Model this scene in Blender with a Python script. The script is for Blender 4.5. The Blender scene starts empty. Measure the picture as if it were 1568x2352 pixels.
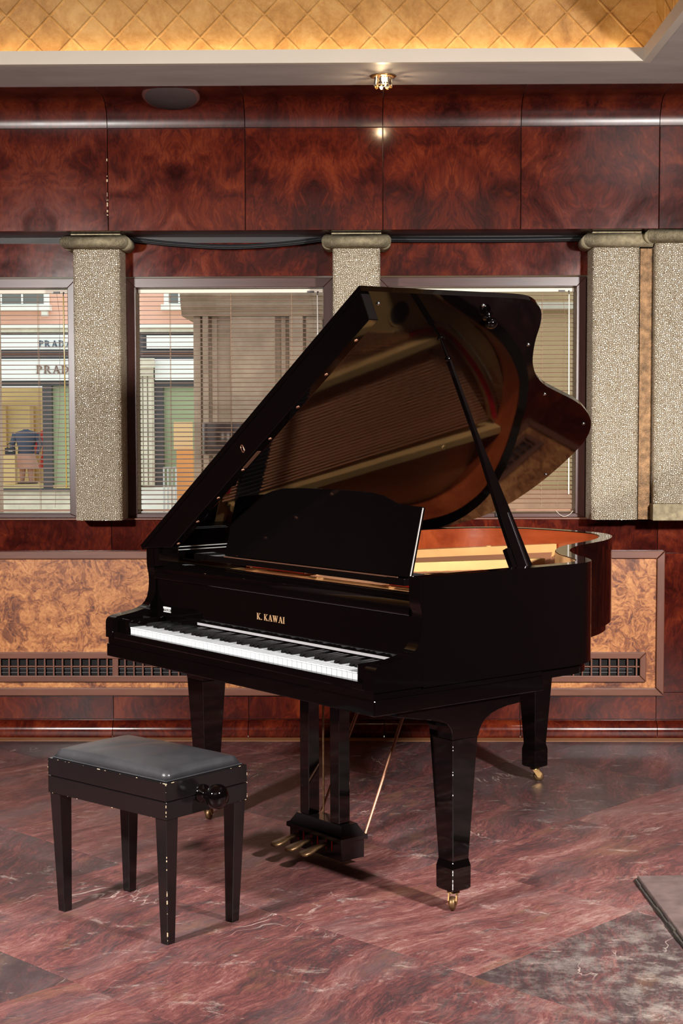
import bpy, bmesh, math, random
from mathutils import Vector, Matrix
random.seed(7)
SC = bpy.context.scene
COL = SC.collection
PI = math.pi

# ------------------------------------------------------------------ camera
cam_d = bpy.data.cameras.new('camera')
cam_d.sensor_fit = 'HORIZONTAL'
cam_d.sensor_width = 24.0
cam_d.lens = 24.0 * 3556.4 / 1568.0
cam_d.clip_end = 300
cam = bpy.data.objects.new('camera', cam_d)
COL.objects.link(cam)
YAW, PITCH, ROLL = 0.0152, 0.0607, -0.0023
cam.matrix_world = (Matrix.Translation((0, -6.9726, 1.444)) @ Matrix.Rotation(YAW, 4, 'Z')
                    @ Matrix.Rotation(PI / 2 - PITCH, 4, 'X') @ Matrix.Rotation(ROLL, 4, 'Z'))
SC.camera = cam

# ------------------------------------------------------------------ world: a bright, slightly hazy day sky
world = bpy.data.worlds.new('sky')
SC.world = world
world.use_nodes = True
wn = world.node_tree
wn.nodes.clear()
_o = wn.nodes.new('ShaderNodeOutputWorld')
_b = wn.nodes.new('ShaderNodeBackground')
_b.inputs['Color'].default_value = (0.93, 0.97, 1.0, 1)
_b.inputs['Strength'].default_value = 1.45
wn.links.new(_b.outputs[0], _o.inputs[0])

# ------------------------------------------------------------------ lamps: two soft flash heads beside the camera, an added overhead fill
def area(name, loc, target, size, power, color, sy=None, spread=180):
    d = bpy.data.lights.new(name, 'AREA')
    d.shape = 'RECTANGLE' if sy else 'DISK'
    d.size = size
    d.spread = math.radians(spread)
    if sy: d.size_y = sy
    d.energy = power
    d.color = color
    o = bpy.data.objects.new(name, d)
    COL.objects.link(o)
    o.location = loc
    v = Vector(target) - Vector(loc)
    o.rotation_euler = v.to_track_quat('-Z', 'Y').to_euler()
    return o
area('flash_left', (-2.1, -4.6, 2.05), (-1.35, -2.3, 0.5), 0.22, 106, (1.0, 0.95, 0.90), None, 118)
area('flash_right', (1.95, -4.5, 2.05), (1.15, -1.9, 0.5), 0.22, 122, (1.0, 0.95, 0.90), None, 118)
area('overhead_fill', (0.0, -6.2, 2.72), (0.0, -2.5, 0.0), 2.6, 6, (1.0, 0.90, 0.80), 1.2)  # wide unseen fill added under the ceiling, not a room fitting

SC.view_settings.view_transform = 'Standard'
SC.view_settings.look = 'None'
SC.view_settings.exposure = 0.22
SC.view_settings.gamma = 1.0
SC.view_settings.use_curve_mapping = False

# ================================================================== helpers
def link(o, parent=None):
    COL.objects.link(o)
    if parent is not None: o.parent = parent
    return o

def tag(o, label=None, cat=None, group=None, kind=None):
    if label: o['label'] = label
    if cat: o['category'] = cat
    if group: o['group'] = group
    if kind: o['kind'] = kind
    return o

def empty(name, loc=(0, 0, 0), rz=0, parent=None):
    o = bpy.data.objects.new(name, None)
    o.empty_display_size = 0.1
    o.location = loc
    o.rotation_euler = (0, 0, rz)
    return link(o, parent)

class MB:
    """collects shapes into one mesh"""
    def __init__(s): s.v = []; s.f = []; s.sm = []
    def add(s, verts, faces, smooth=False, M=None):
        n = len(s.v)
        for p in verts:
            p = Vector(p)
            s.v.append(M @ p if M else p)
        for f in faces:
            s.f.append([i + n for i in f]); s.sm.append(smooth)
        return s
    def box(s, lo, hi, bev=0.0, M=None):
        x0, y0, z0 = lo; x1, y1, z1 = hi
        if bev <= 0:
            vs = [(x0,y0,z0),(x1,y0,z0),(x1,y1,z0),(x0,y1,z0),(x0,y0,z1),(x1,y0,z1),(x1,y1,z1),(x0,y1,z1)]
            fs = [(0,3,2,1),(4,5,6,7),(0,1,5,4),(1,2,6,5),(2,3,7,6),(3,0,4,7)]
            return s.add(vs, fs, False, M)
        bm = bmesh.new()
        bmesh.ops.create_cube(bm, size=1)
        for v in bm.verts:
            v.co = Vector(((x0+x1)/2 + v.co.x*(x1-x0), (y0+y1)/2 + v.co.y*(y1-y0), (z0+z1)/2 + v.co.z*(z1-z0)))
        bmesh.ops.bevel(bm, geom=bm.edges[:], offset=bev, segments=2, profile=0.5, affect='EDGES')
        bm.verts.index_update()
        s.add([v.co.copy() for v in bm.verts], [[v.index for v in f.verts] for f in bm.faces], False, M)
        bm.free()
        return s
    def prism(s, pts, a, b, axis='z', M=None, smooth=False):
        """pts 2D outline extruded along axis from a to b. axis x: pts=(y,z); y: pts=(x,z); z: pts=(x,y)"""
        def P(p, t):
            return {'x': (t, p[0], p[1]), 'y': (p[0], t, p[1]), 'z': (p[0], p[1], t)}[axis]
        n = len(pts)
        s.add([P(p, a) for p in pts] + [P(p, b) for p in pts],
              [tuple(range(n))[::-1], tuple(range(n, 2*n))], False, M)
        m = len(s.v) - 2*n
        for i in range(n):
            j = (i+1) % n
            s.f.append([m+i, m+j, m+n+j, m+n+i]); s.sm.append(smooth)
        return s
    def tube(s, path, r, n=8, closed=False, M=None, caps=True):
        path = [Vector(p) for p in path]
        k = len(path)
        rr = r if isinstance(r, (list, tuple)) else [r]*k
        rings = []
        up = None
        for i in range(k):
            if closed:
                d = (path[(i+1) % k] - path[i-1])
            else:
                d = path[min(i+1, k-1)] - path[max(i-1, 0)]
            d.normalize()
            if up is None:
                up = Vector((0,0,1)) if abs(d.z) < 0.9 else Vector((1,0,0))
            a = d.cross(up)
            if a.length < 1e-5: a = d.cross(Vector((0,1,0)))
            a.normalize(); b = a.cross(d).normalized(); up = b
            rings.append([path[i] + (a*math.cos(2*PI*j/n) + b*math.sin(2*PI*j/n))*rr[i] for j in range(n)])
        vs = [p for R in rings for p in R]
        fs = []
        for i in range(k if closed else k-1):
            i2 = (i+1) % k
            for j in range(n):
                fs.append((i*n+j, i*n+(j+1) % n, i2*n+(j+1) % n, i2*n+j))
        s.add(vs, fs, True, M)
        if caps and not closed:
            s.add(rings[0], [tuple(range(n))], False, M)
            s.add(rings[-1], [tuple(range(n))[::-1]], False, M)
        return s
    def lathe(s, prof, n=20, M=None, smooth=True):
        """prof list of (r,z) turned about z"""
        vs = []; fs = []
        k = len(prof)
        for r, z in prof:
            for j in range(n):
                vs.append((r*math.cos(2*PI*j/n), r*math.sin(2*PI*j/n), z))
        for i in range(k-1):
            for j in range(n):
                fs.append((i*n+j, i*n+(j+1) % n, (i+1)*n+(j+1) % n, (i+1)*n+j))
        s.add(vs, fs, smooth, M)
        s.add(vs[:n], [tuple(range(n))[::-1]], False, M)
        s.add(vs[-n:], [tuple(range(n))], False, M)
        return s
    def loft(s, secs, smooth=False, M=None):
        n = len(secs[0]); vs = [p for q in secs for p in q]; fs = []
        for i in range(len(secs)-1):
            for j in range(n):
                fs.append((i*n+j, i*n+(j+1) % n, (i+1)*n+(j+1) % n, (i+1)*n+j))
        fs.append(tuple(range(n))[::-1]); fs.append(tuple(range((len(secs)-1)*n, len(secs)*n)))
        return s.add(vs, fs, smooth, M)
    def mesh(s, name, mat):
        me = bpy.data.meshes.new(name)
        me.from_pydata([tuple(v) for v in s.v], [], s.f)
        for p, q in zip(me.polygons, s.sm): p.use_smooth = q
        bm = bmesh.new(); bm.from_mesh(me)
        bmesh.ops.recalc_face_normals(bm, faces=bm.faces[:])
        bm.to_mesh(me); bm.free()
        if mat: me.materials.append(mat)
        return me
    def obj(s, name, mat, parent=None, loc=None, bevel=0):
        o = bpy.data.objects.new(name, s.mesh(name, mat))
        if loc: o.location = loc
        if bevel:
            m = o.modifiers.new('bevel', 'BEVEL'); m.width = bevel; m.segments = 2
            m.limit_method = 'ANGLE'; m.angle_limit = math.radians(50)
        return link(o, parent)

def inst(me, name, parent, loc, rot=(0, 0, 0), scale=(1, 1, 1)):
    o = bpy.data.objects.new(name, me)
    o.location = loc; o.rotation_euler = rot; o.scale = scale
    return link(o, parent)

def catmull(pts, sub=6):
    out = []
    P = [Vector((p[0], p[1], 0)) for p in pts]
    for i in range(len(P)-1):
        p0 = P[max(i-1, 0)]; p1 = P[i]; p2 = P[i+1]; p3 = P[min(i+2, len(P)-1)]
        for k in range(sub):
            t = k/sub
            q = 0.5*((2*p1) + (p2-p0)*t + (2*p0-5*p1+4*p2-p3)*t*t + (3*p1-p0-3*p2+p3)*t**3)
            out.append((q.x, q.y))
    out.append((P[-1].x, P[-1].y))
    return out

def offset_line(pts, d):
    """offset an open 2D polyline to its left by d"""
    out = []
    n = len(pts)
    for i in range(n):
        a = Vector(pts[max(i-1, 0)]); b = Vector(pts[min(i+1, n-1)])
        t = (b-a).normalized()
        out.append((pts[i][0] - t.y*d, pts[i][1] + t.x*d))
    return out

def resample(pts, n):
    L = [0]
    for a, b in zip(pts, pts[1:]): L.append(L[-1] + math.dist(a, b))
    out = []; k = 0
    for i in range(n):
        t = L[-1]*i/(n-1)
        while k < len(pts)-2 and L[k+1] < t: k += 1
        f = (t-L[k])/max(L[k+1]-L[k], 1e-9)
        out.append((pts[k][0]+(pts[k+1][0]-pts[k][0])*f, pts[k][1]+(pts[k+1][1]-pts[k][1])*f))
    return out

def weld(o, ang_=40, dist=0.0002):
    bm = bmesh.new(); bm.from_mesh(o.data)
    bmesh.ops.remove_doubles(bm, verts=bm.verts[:], dist=dist)
    bmesh.ops.recalc_face_normals(bm, faces=bm.faces[:])
    bm.to_mesh(o.data); bm.free()
    for p in o.data.polygons: p.use_smooth = True
    m = o.modifiers.new('edge', 'EDGE_SPLIT'); m.split_angle = math.radians(ang_)
    return o


# ================================================================== materials
def nt(name):
    m = bpy.data.materials.new(name); m.use_nodes = True
    t = m.node_tree
    return m, t, t.nodes['Principled BSDF']

class G:
    """small node-graph writer"""
    def __init__(s, t): s.t = t
    def node(s, typ, **kw):
        n = s.t.nodes.new(typ)
        for k, v in kw.items(): setattr(n, k, v)
        return n
    def put(s, sock, v):
        if isinstance(v, bpy.types.NodeSocket): s.t.links.new(v, sock)
        elif v is not None: sock.default_value = v
    def coord(s, kind='Object'): return s.node('ShaderNodeTexCoord').outputs[kind]
    def rnd(s): return s.node('ShaderNodeObjectInfo').outputs['Random']
    def math(s, op, a, b=None, c=None):
        n = s.node('ShaderNodeMath', operation=op)
        s.put(n.inputs[0], a); s.put(n.inputs[1], b)
        if c is not None: s.put(n.inputs[2], c)
        return n.outputs[0]
    def vec(s, op, a, b=None):
        n = s.node('ShaderNodeVectorMath', operation=op)
        s.put(n.inputs[0], a)
        if b is not None: s.put(n.inputs[1] if op != 'SCALE' else n.inputs['Scale'], b)
        return n.outputs[0] if op not in ('LENGTH', 'DISTANCE', 'DOT_PRODUCT') else n.outputs['Value']
    def mapping(s, v, loc=(0,0,0), rot=(0,0,0), sc=(1,1,1)):
        n = s.node('ShaderNodeMapping')
        s.put(n.inputs[0], v); s.put(n.inputs[1], loc); s.put(n.inputs[2], rot); s.put(n.inputs[3], sc)
        return n.outputs[0]
    def noise(s, v, scale=5, detail=4, rough=0.55, dist=0.0, out='Fac'):
        n = s.node('ShaderNodeTexNoise')
        s.put(n.inputs['Vector'], v); s.put(n.inputs['Scale'], scale); s.put(n.inputs['Detail'], detail)
        s.put(n.inputs['Roughness'], rough); s.put(n.inputs['Distortion'], dist)
        return n.outputs[out]
    def voro(s, v, scale=5, feature='F1', out='Distance', rand=1.0, smooth=None):
        n = s.node('ShaderNodeTexVoronoi', feature=feature)
        s.put(n.inputs['Vector'], v); s.put(n.inputs['Scale'], scale); s.put(n.inputs['Randomness'], rand)
        if smooth is not None: s.put(n.inputs['Smoothness'], smooth)
        return n.outputs[out]
    def ramp(s, f, stops, interp='LINEAR'):
        n = s.node('ShaderNodeValToRGB')
        cr = n.color_ramp; cr.interpolation = interp
        while len(cr.elements) < len(stops): cr.elements.new(0.5)
        for e, (p, c) in zip(cr.elements, stops):
            e.position = p; e.color = (*c, 1) if len(c) == 3 else c
        s.put(n.inputs[0], f)
        return n.outputs[0]
    def mix(s, f, a, b, blend='MIX'):
        n = s.node('ShaderNodeMix', data_type='RGBA', blend_type=blend)
        s.put(n.inputs[0], f)
        s.put(n.inputs[6], (*a, 1) if isinstance(a, tuple) and len(a) == 3 else a)
        s.put(n.inputs[7], (*b, 1) if isinstance(b, tuple) and len(b) == 3 else b)
        return n.outputs[2]
    def bump(s, h, strength=0.3, dist=0.01, normal=None):
        n = s.node('ShaderNodeBump')
        s.put(n.inputs['Strength'], strength); s.put(n.inputs['Distance'], dist); s.put(n.inputs['Height'], h)
        if normal is not None: s.put(n.inputs['Normal'], normal)
        return n.outputs[0]
    def sep(s, v):
        n = s.node('ShaderNodeSeparateXYZ'); s.put(n.inputs[0], v); return n.outputs
    def comb(s, x, y, z):
        n = s.node('ShaderNodeCombineXYZ')
        for i, q in enumerate((x, y, z)): s.put(n.inputs[i], q)
        return n.outputs[0]

def plain(name, col, rough=0.5, metal=0.0, spec=0.5, coat=0.0, var=0.0, vs=8.0, emit=None, es=0, bump=0.0, bs=60):
    m, t, p = nt(name); g = G(t)
    p.inputs['Roughness'].default_value = rough
    p.inputs['Metallic'].default_value = metal
    p.inputs['Specular IOR Level'].default_value = spec
    p.inputs['Coat Weight'].default_value = coat
    p.inputs['Coat Roughness'].default_value = 0.04
    if var > 0:
        n = g.noise(g.coord(), vs, 5, 0.6)
        c1 = tuple(max(0, c*(1-var)) for c in col); c2 = tuple(min(1, c*(1+var)) for c in col)
        g.put(p.inputs['Base Color'], g.ramp(n, [(0.3, c1), (0.7, c2)]))
    else:
        p.inputs['Base Color'].default_value = (*col, 1)
    if bump > 0:
        g.put(p.inputs['Normal'], g.bump(g.noise(g.coord(), bs, 3), bump, 0.003))
    if emit:
        p.inputs['Emission Color'].default_value = (*emit, 1); p.inputs['Emission Strength'].default_value = es
    return m

def lacquer(name, col=(0.0014, 0.0008, 0.0008), rough=0.045, dusty=0.0, scratch=0.02):
    m, t, p = nt(name); g = G(t)
    c = g.coord()
    n1 = g.noise(c, 3, 6, 0.65)
    g.put(p.inputs['Base Color'], g.mix(g.math('MULTIPLY', n1, dusty), col, (0.06, 0.05, 0.05)))
    n2 = g.noise(c, 14, 5, 0.7)
    g.put(p.inputs['Roughness'], g.math('MULTIPLY_ADD', n2, rough*1.6, rough*0.3))
    p.inputs['Specular IOR Level'].default_value = 0.5
    n3 = g.noise(g.mapping(c, sc=(1, 1, 1)), 5, 2, 0.5)
    g.put(p.inputs['Normal'], g.bump(n3, scratch, 0.01))
    return m

def wood(name, dark, light, axis='x', scale=1.0, rough=0.3, grain=1.0, coat=0.0, spec=0.5):
    m, t, p = nt(name); g = G(t)
    c = g.vec('ADD', g.coord(), g.vec('SCALE', g.comb(1.7, 2.9, 3.3), g.math('MULTIPLY', g.rnd(), 9.0)))
    st = {'x': (0.12, 1, 1), 'y': (1, 0.12, 1), 'z': (1, 1, 0.12)}[axis]
    mp = g.mapping(c, sc=st)
    n1 = g.noise(mp, 9*scale, 6, 0.6, 0.8)
    n2 = g.noise(mp, 70*scale, 4, 0.6)
    f = g.math('MULTIPLY_ADD', n2, 0.35*grain, g.math('MULTIPLY', n1, 0.75))
    g.put(p.inputs['Base Color'], g.ramp(f, [(0.30, dark), (0.75, light)]))
    g.put(p.inputs['Roughness'], g.math('MULTIPLY_ADD', n1, 0.15, rough-0.06))
    p.inputs['Coat Weight'].default_value = coat
    p.inputs['Coat Roughness'].default_value = 0.1
    p.inputs['Specular IOR Level'].default_value = spec
    g.put(p.inputs['Normal'], g.bump(n2, 0.06, 0.002))
    return m

def red_burl(name, gain=1.0, rough=0.15, matched=True, spec=0.4):
    """dark polished mahogany burl, each board book-matched about its own middle"""
    m, t, p = nt(name); g = G(t)
    c = g.coord()
    x, y, z = g.sep(c)
    ax = g.math('ABSOLUTE', x) if matched else x
    r = g.math('MULTIPLY', g.rnd(), 20.0)
    q = g.comb(ax, g.math('ADD', y, r), g.math('ADD', z, r))
    w = g.noise(q, 2.6, 3, 0.5, out='Color')
    q2 = g.vec('ADD', q, g.vec('SCALE', g.vec('SUBTRACT', w, (0.5, 0.5, 0.5)), 0.30))
    big = g.noise(q2, 4.2, 5, 0.55, 0.9)
    fine = g.noise(g.mapping(q2, sc=(1.0, 1.0, 0.35)), 42, 5, 0.65, 1.2)
    f = g.math('MULTIPLY_ADD', fine, 0.46, g.math('MULTIPLY', big, 0.66))
    k = gain
    g.put(p.inputs['Base Color'], g.ramp(f, [(0.40, (0.034*k, 0.0045*k, 0.0036*k)), (0.51, (0.080*k, 0.0095*k, 0.0060*k)),
                                             (0.61, (0.16*k, 0.019*k, 0.0075*k)), (0.76, (0.30*k, 0.048*k, 0.013*k))]))
    g.put(p.inputs['Roughness'], g.math('MULTIPLY_ADD', big, 0.16, rough-0.06))
    p.inputs['Specular IOR Level'].default_value = spec
    g.put(p.inputs['Normal'], g.bump(g.noise(c, 9, 3), 0.03, 0.01))
    return m

def pale_burl(name):
    m, t, p = nt(name); g = G(t)
    c = g.coord()
    w = g.noise(c, 4.5, 4, 0.55, out='Color')
    q = g.vec('ADD', c, g.vec('SCALE', g.vec('SUBTRACT', w, (0.5, 0.5, 0.5)), 0.34))
    big = g.noise(q, 5.0, 4, 0.6, 1.4)
    sw = g.noise(g.mapping(q, sc=(1, 1, 1)), 20, 6, 0.62, 2.2)
    eye = g.voro(q, 55, 'F1', 'Distance')
    f = g.math('ADD', g.math('MULTIPLY', big, 0.55), g.math('MULTIPLY', sw, 0.52))
    f = g.math('MULTIPLY_ADD', g.math('SUBTRACT', eye, 0.4), 0.10, f)
    g.put(p.inputs['Base Color'], g.ramp(f, [(0.40, (0.085, 0.024, 0.014)), (0.49, (0.24, 0.075, 0.028)),
                                             (0.57, (0.46, 0.175, 0.058)), (0.68, (0.66, 0.30, 0.105))]))
    p.inputs['Roughness'].default_value = 0.36
    g.put(p.inputs['Normal'], g.bump(sw, 0.05, 0.002))
    return m

def marble(name):
    m, t, p = nt(name); g = G(t)
    co = g.coord()
    r = g.rnd()
    off = g.vec('SCALE', g.comb(13.1, 7.7, 3.3), r)
    rot = g.comb(0, 0, g.math('MULTIPLY_ADD', r, 0.9, -0.75))
    c = g.vec('ADD', g.mapping(co, rot=rot), off)
    w = g.noise(c, 1.6, 4, 0.55, out='Color')
    c2 = g.vec('ADD', c, g.vec('SCALE', g.vec('SUBTRACT', w, (0.5, 0.5, 0.5)), 0.26))
    st = g.mapping(c2, sc=(0.7, 4.6, 1))
    a = g.noise(st, 2.0, 10, 0.66, 0.5)
    b = g.noise(g.mapping(c2, sc=(1.9, 10.0, 1)), 10.0, 9, 0.78, 0.4)
    fine = g.noise(g.mapping(c2, sc=(6.0, 16.0, 1)), 55, 6, 0.85)
    f = g.math('ADD', g.math('ADD', g.math('MULTIPLY', a, 0.40), g.math('MULTIPLY', b, 0.50)), g.math('MULTIPLY', fine, 0.40))
    f = g.math('ADD', f, g.math('MULTIPLY_ADD', r, 0.12, -0.262))
    base = g.ramp(f, [(0.39, (0.040, 0.026, 0.028)), (0.45, (0.088, 0.034, 0.035)), (0.505, (0.150, 0.049, 0.045)),
                      (0.57, (0.212, 0.102, 0.090)), (0.66, (0.42, 0.31, 0.28))])
    # grey-violet clouds
    cl = g.noise(g.mapping(c2, sc=(0.8, 2.2, 1)), 2.0, 6, 0.65)
    base = g.mix(g.ramp(cl, [(0.50, (0, 0, 0)), (0.72, (0.65, 0.65, 0.65))]), base, (0.105, 0.080, 0.084))
    base = g.mix(g.ramp(g.noise(g.mapping(c2, sc=(0.9, 2.4, 1)), 3.1, 6, 0.7), [(0.56, (0, 0, 0)), (0.72, (0.55, 0.55, 0.55))]), base, (0.17, 0.085, 0.045))
    # thin cream veins
    vw = g.noise(g.mapping(c2, sc=(0.7, 1.8, 1)), 2.0, 5, 0.6, 0.9)
    vein = g.ramp(g.math('ABSOLUTE', g.math('SUBTRACT', vw, 0.5)), [(0.0, (1, 1, 1)), (0.006, (0.12, 0.12, 0.12)), (0.012, (0, 0, 0))])
    vb = g.ramp(g.noise(c, 3.4, 4), [(0.58, (0, 0, 0)), (0.70, (0.7, 0.7, 0.7))])
    base = g.mix(g.math('MULTIPLY', vein, vb), base, (0.62, 0.50, 0.44))
    # pale scuffs worn into the polish, over the whole floor
    gp = g.node('ShaderNodeNewGeometry').outputs['Position']
    wn_ = g.noise(g.mapping(gp, rot=(0, 0, -0.6), sc=(1.4, 2.7, 1)), 3.6, 12, 0.86, 0.4)
    wm = g.ramp(wn_, [(0.56, (0, 0, 0)), (0.68, (0.7, 0.7, 0.7))])
    base = g.mix(wm, base, (0.50, 0.42, 0.37))
    # grey lime bloom round the loose slab
    dd = g.vec('LENGTH', g.vec('SUBTRACT', gp, (1.0, -3.1, 0.0)))
    bl = g.math('MULTIPLY', g.ramp(dd, [(0.15, (1, 1, 1)), (0.95, (0, 0, 0))]),
                g.ramp(g.noise(gp, 9.0, 10, 0.82), [(0.47, (0, 0, 0)), (0.62, (0.45, 0.45, 0.45))]))
    base = g.mix(bl, base, (0.45, 0.41, 0.36))
    g.put(p.inputs['Base Color'], base)
    g.put(p.inputs['Roughness'], g.math('MULTIPLY_ADD', wn_, 0.36, 0.26))
    p.inputs['Specular IOR Level'].default_value = 0.26
    g.put(p.inputs['Normal'], g.bump(b, 0.04, 0.004))
    return m

def hammered(name):
    m, t, p = nt(name); g = G(t)
    c = g.coord()
    w = g.noise(c, 30, 2, out='Color')
    q = g.vec('ADD', c, g.vec('SCALE', w, 0.006))
    q = g.mapping(q, sc=(0.92, 0.92, 1.15))
    d = g.voro(q, 132, 'DISTANCE_TO_EDGE', 'Distance', 0.85)
    cell = g.sep(g.voro(q, 132, 'F1', 'Color', 0.85))[0]
    lo = g.noise(c, 4, 4)
    f = g.ramp(d, [(0.02, (0.17, 0.110, 0.055)), (0.10, (0.70, 0.59, 0.42)), (0.26, (0.97, 0.91, 0.77))])  # groove shade and lit dome tops put into the cell colour
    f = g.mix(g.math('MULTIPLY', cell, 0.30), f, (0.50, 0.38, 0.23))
    g.put(p.inputs['Base Color'], f)
    p.inputs['Metallic'].default_value = 0.22
    g.put(p.inputs['Roughness'], g.math('MULTIPLY_ADD', lo, 0.16, 0.22))
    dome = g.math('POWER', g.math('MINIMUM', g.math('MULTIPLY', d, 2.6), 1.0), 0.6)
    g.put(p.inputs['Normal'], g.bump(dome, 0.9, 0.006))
    return m

def gilt(name):
    m, t, p = nt(name); g = G(t)
    c = g.coord()
    n1 = g.noise(c, 7, 7, 0.68, 0.6)
    n2 = g.noise(c, 60, 4, 0.7)
    f = g.math('MULTIPLY_ADD', n2, 0.25, g.math('MULTIPLY', n1, 0.8))
    g.put(p.inputs['Base Color'], g.ramp(f, [(0.36, (0.25, 0.112, 0.024)), (0.52, (0.41, 0.205, 0.054)), (0.68, (0.52, 0.300, 0.100))]))
    p.inputs['Metallic'].default_value = 0.0
    p.inputs['Roughness'].default_value = 0.55
    p.inputs['Specular IOR Level'].default_value = 0.3
    g.put(p.inputs['Normal'], g.bump(n1, 0.12, 0.006))
    return m

def glass_mat(name):
    m = bpy.data.materials.new(name); m.use_nodes = True
    t = m.node_tree; t.nodes.clear(); g = G(t)
    o = g.node('ShaderNodeOutputMaterial')
    tr = g.node('ShaderNodeBsdfTransparent'); gl = g.node('ShaderNodeBsdfGlossy')
    tr.inputs[0].default_value = (0.95, 0.97, 0.95, 1)
    gl.inputs['Roughness'].default_value = 0.02
    fr = g.node('ShaderNodeFresnel'); fr.inputs[0].default_value = 1.45
    mx = g.node('ShaderNodeMixShader')
    t.links.new(fr.outputs[0], mx.inputs[0]); t.links.new(tr.outputs[0], mx.inputs[1]); t.links.new(gl.outputs[0], mx.inputs[2])
    t.links.new(mx.outputs[0], o.inputs[0])
    return m

def crystal_mat(name):
    m, t, p = nt(name)
    p.inputs['Base Color'].default_value = (1, 0.95, 0.88, 1)
    p.inputs['Roughness'].default_value = 0.03
    p.inputs['Transmission Weight'].default_value = 1.0
    p.inputs['IOR'].default_value = 1.5
    return m

def leather(name):
    m, t, p = nt(name); g = G(t)
    c = g.coord()
    n = g.noise(c, 3.5, 5, 0.6)
    g.put(p.inputs['Base Color'], g.ramp(n, [(0.3, (0.020, 0.020, 0.023)), (0.75, (0.050, 0.050, 0.055))]))
    g.put(p.inputs['Roughness'], g.math('MULTIPLY_ADD', n, 0.2, 0.24))
    h = g.math('MULTIPLY_ADD', g.voro(c, 420), 0.25, g.noise(c, 14, 4))
    g.put(p.inputs['Normal'], g.bump(h, 0.22, 0.004))
    return m

def plaster(name, c1, c2, rough=0.6, sc=2.5):
    m, t, p = nt(name); g = G(t)
    c = g.coord()
    n = g.noise(g.mapping(c, sc=(0.5, 1.6, 1)), sc*2, 6, 0.62)
    g.put(p.inputs['Base Color'], g.ramp(n, [(0.35, c1), (0.68, c2)]))
    p.inputs['Roughness'].default_value = rough
    g.put(p.inputs['Normal'], g.bump(n, 0.05, 0.004))
    return m

BLACK = lacquer('black_lacquer', dusty=0.008)
BLACK2 = lacquer('black_bench_lacquer', (0.0045, 0.0034, 0.0036), 0.16, 0.06, 0.05)
BLACKDESK = lacquer('black_desk_lacquer', (0.0018, 0.0012, 0.0012), 0.06, 0.010)
GREYM = plain('galvanised_steel', (0.50, 0.52, 0.52), 0.35, 0.6)
IVORY = plain('key_white', (0.52, 0.545, 0.565), 0.18)
EBONY = plain('key_black', (0.006, 0.006, 0.006), 0.22)
GOLD = plain('gold_bronze_iron', (0.60, 0.345, 0.130), 0.36, 0.35, var=0.12, vs=5)
BRASS = plain('aged_brass', (0.40, 0.24, 0.10), 0.34, 0.9, var=0.35, vs=40)
BRASSDK = plain('tarnished_brass', (0.17, 0.095, 0.045), 0.42, 0.8, var=0.4, vs=60)
COPPER = plain('copper_plate', (0.62, 0.30, 0.19), 0.3, 0.9)
COPPERROD = plain('copper_rod', (0.42, 0.20, 0.12), 0.4, 0.7)
LETTER = plain('brass_letter', (0.85, 0.52, 0.28), 0.35, 0.6)
CHROME = plain('chrome', (0.7, 0.7, 0.72), 0.1, 1.0)
STEEL = plain('steel_pin', (0.45, 0.45, 0.45), 0.3, 1.0)
STRING = plain('steel_string', (0.66, 0.33, 0.18), 0.4, 0.8)
COPSTR = plain('copper_string', (0.66, 0.30, 0.16), 0.45, 0.8)
FELT = plain('red_felt', (0.42, 0.012, 0.016), 0.95, spec=0.1, var=0.3, vs=50)
REDTRIM = plain('red_bushing', (0.55, 0.03, 0.02), 0.9, spec=0.1)
VENEER = wood('mahogany_veneer', (0.16, 0.022, 0.007), (0.42, 0.085, 0.022), 'x', 0.55, 0.22, 0.7, coat=0.6)
MAPLE = wood('inner_rim_maple', (0.42, 0.20, 0.08), (0.62, 0.36, 0.17), 'z', 0.8, 0.35)
SPRUCE = wood('soundboard_spruce', (0.46, 0.17, 0.045), (0.64, 0.28, 0.085), 'y', 0.8, 0.25, coat=0.4)
LEATHER = leather('black_leather')
CHIP = plain('bare_wood_chip', (0.62, 0.46, 0.30), 0.8)
BURL = red_burl('mahogany_burl', 0.54, 0.13)
BURLLOW = red_burl('mahogany_board', 0.60, 0.125, False, 0.28)
BURLCOVE = red_burl('mahogany_cove', 0.42, 0.27, True, 0.5)
DARKWOOD = wood('dark_frame_wood', (0.030, 0.008, 0.007), (0.085, 0.026, 0.020), 'x', 1.0, 0.32)
DARKWOODV = wood('dark_frame_wood_upright', (0.030, 0.008, 0.007), (0.085, 0.026, 0.020), 'z', 1.0, 0.32)
MIDWOOD = wood('brown_moulding_wood', (0.10, 0.032, 0.018), (0.20, 0.070, 0.038), 'x', 1.2, 0.38)
MIDWOODV = wood('brown_moulding_wood_upright', (0.10, 0.032, 0.018), (0.20, 0.070, 0.038), 'z', 1.2, 0.38)
PBURL = pale_burl('poplar_burl')
MARBLE = marble('red_marble')
GROUT = plain('floor_joint', (0.07, 0.045, 0.042), 0.9)
HAMMER = hammered('hammered_metal')
STONECAP = plain('sandstone', (0.30, 0.25, 0.155), 0.9, var=0.35, vs=45, bump=0.6, bs=160)
SOFFIT = plaster('grey_plaster', (0.42, 0.38, 0.36), (0.52, 0.475, 0.455))
TRIM = plain('cream_paint', (0.62, 0.55, 0.46), 0.5, var=0.04, vs=3)
GILT = gilt('gilded_plaster')
GLASS = glass_mat('window_glass')
CRYSTAL = crystal_mat('crystal')
BULB = plain('bulb', (1, 0.8, 0.5), 0.4, emit=(1.0, 0.72, 0.36), es=28)
SLAT = plain('blind_slat', (0.30, 0.145, 0.080), 0.4, var=0.1, vs=4)
CORD = plain('blind_cord', (0.30, 0.19, 0.12), 0.8)
CREAM = plain('blind_headrail', (0.80, 0.70, 0.58), 0.5)
WAND = plain('blind_wand_amber', (0.62, 0.42, 0.10), 0.15, coat=0.5)
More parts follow.
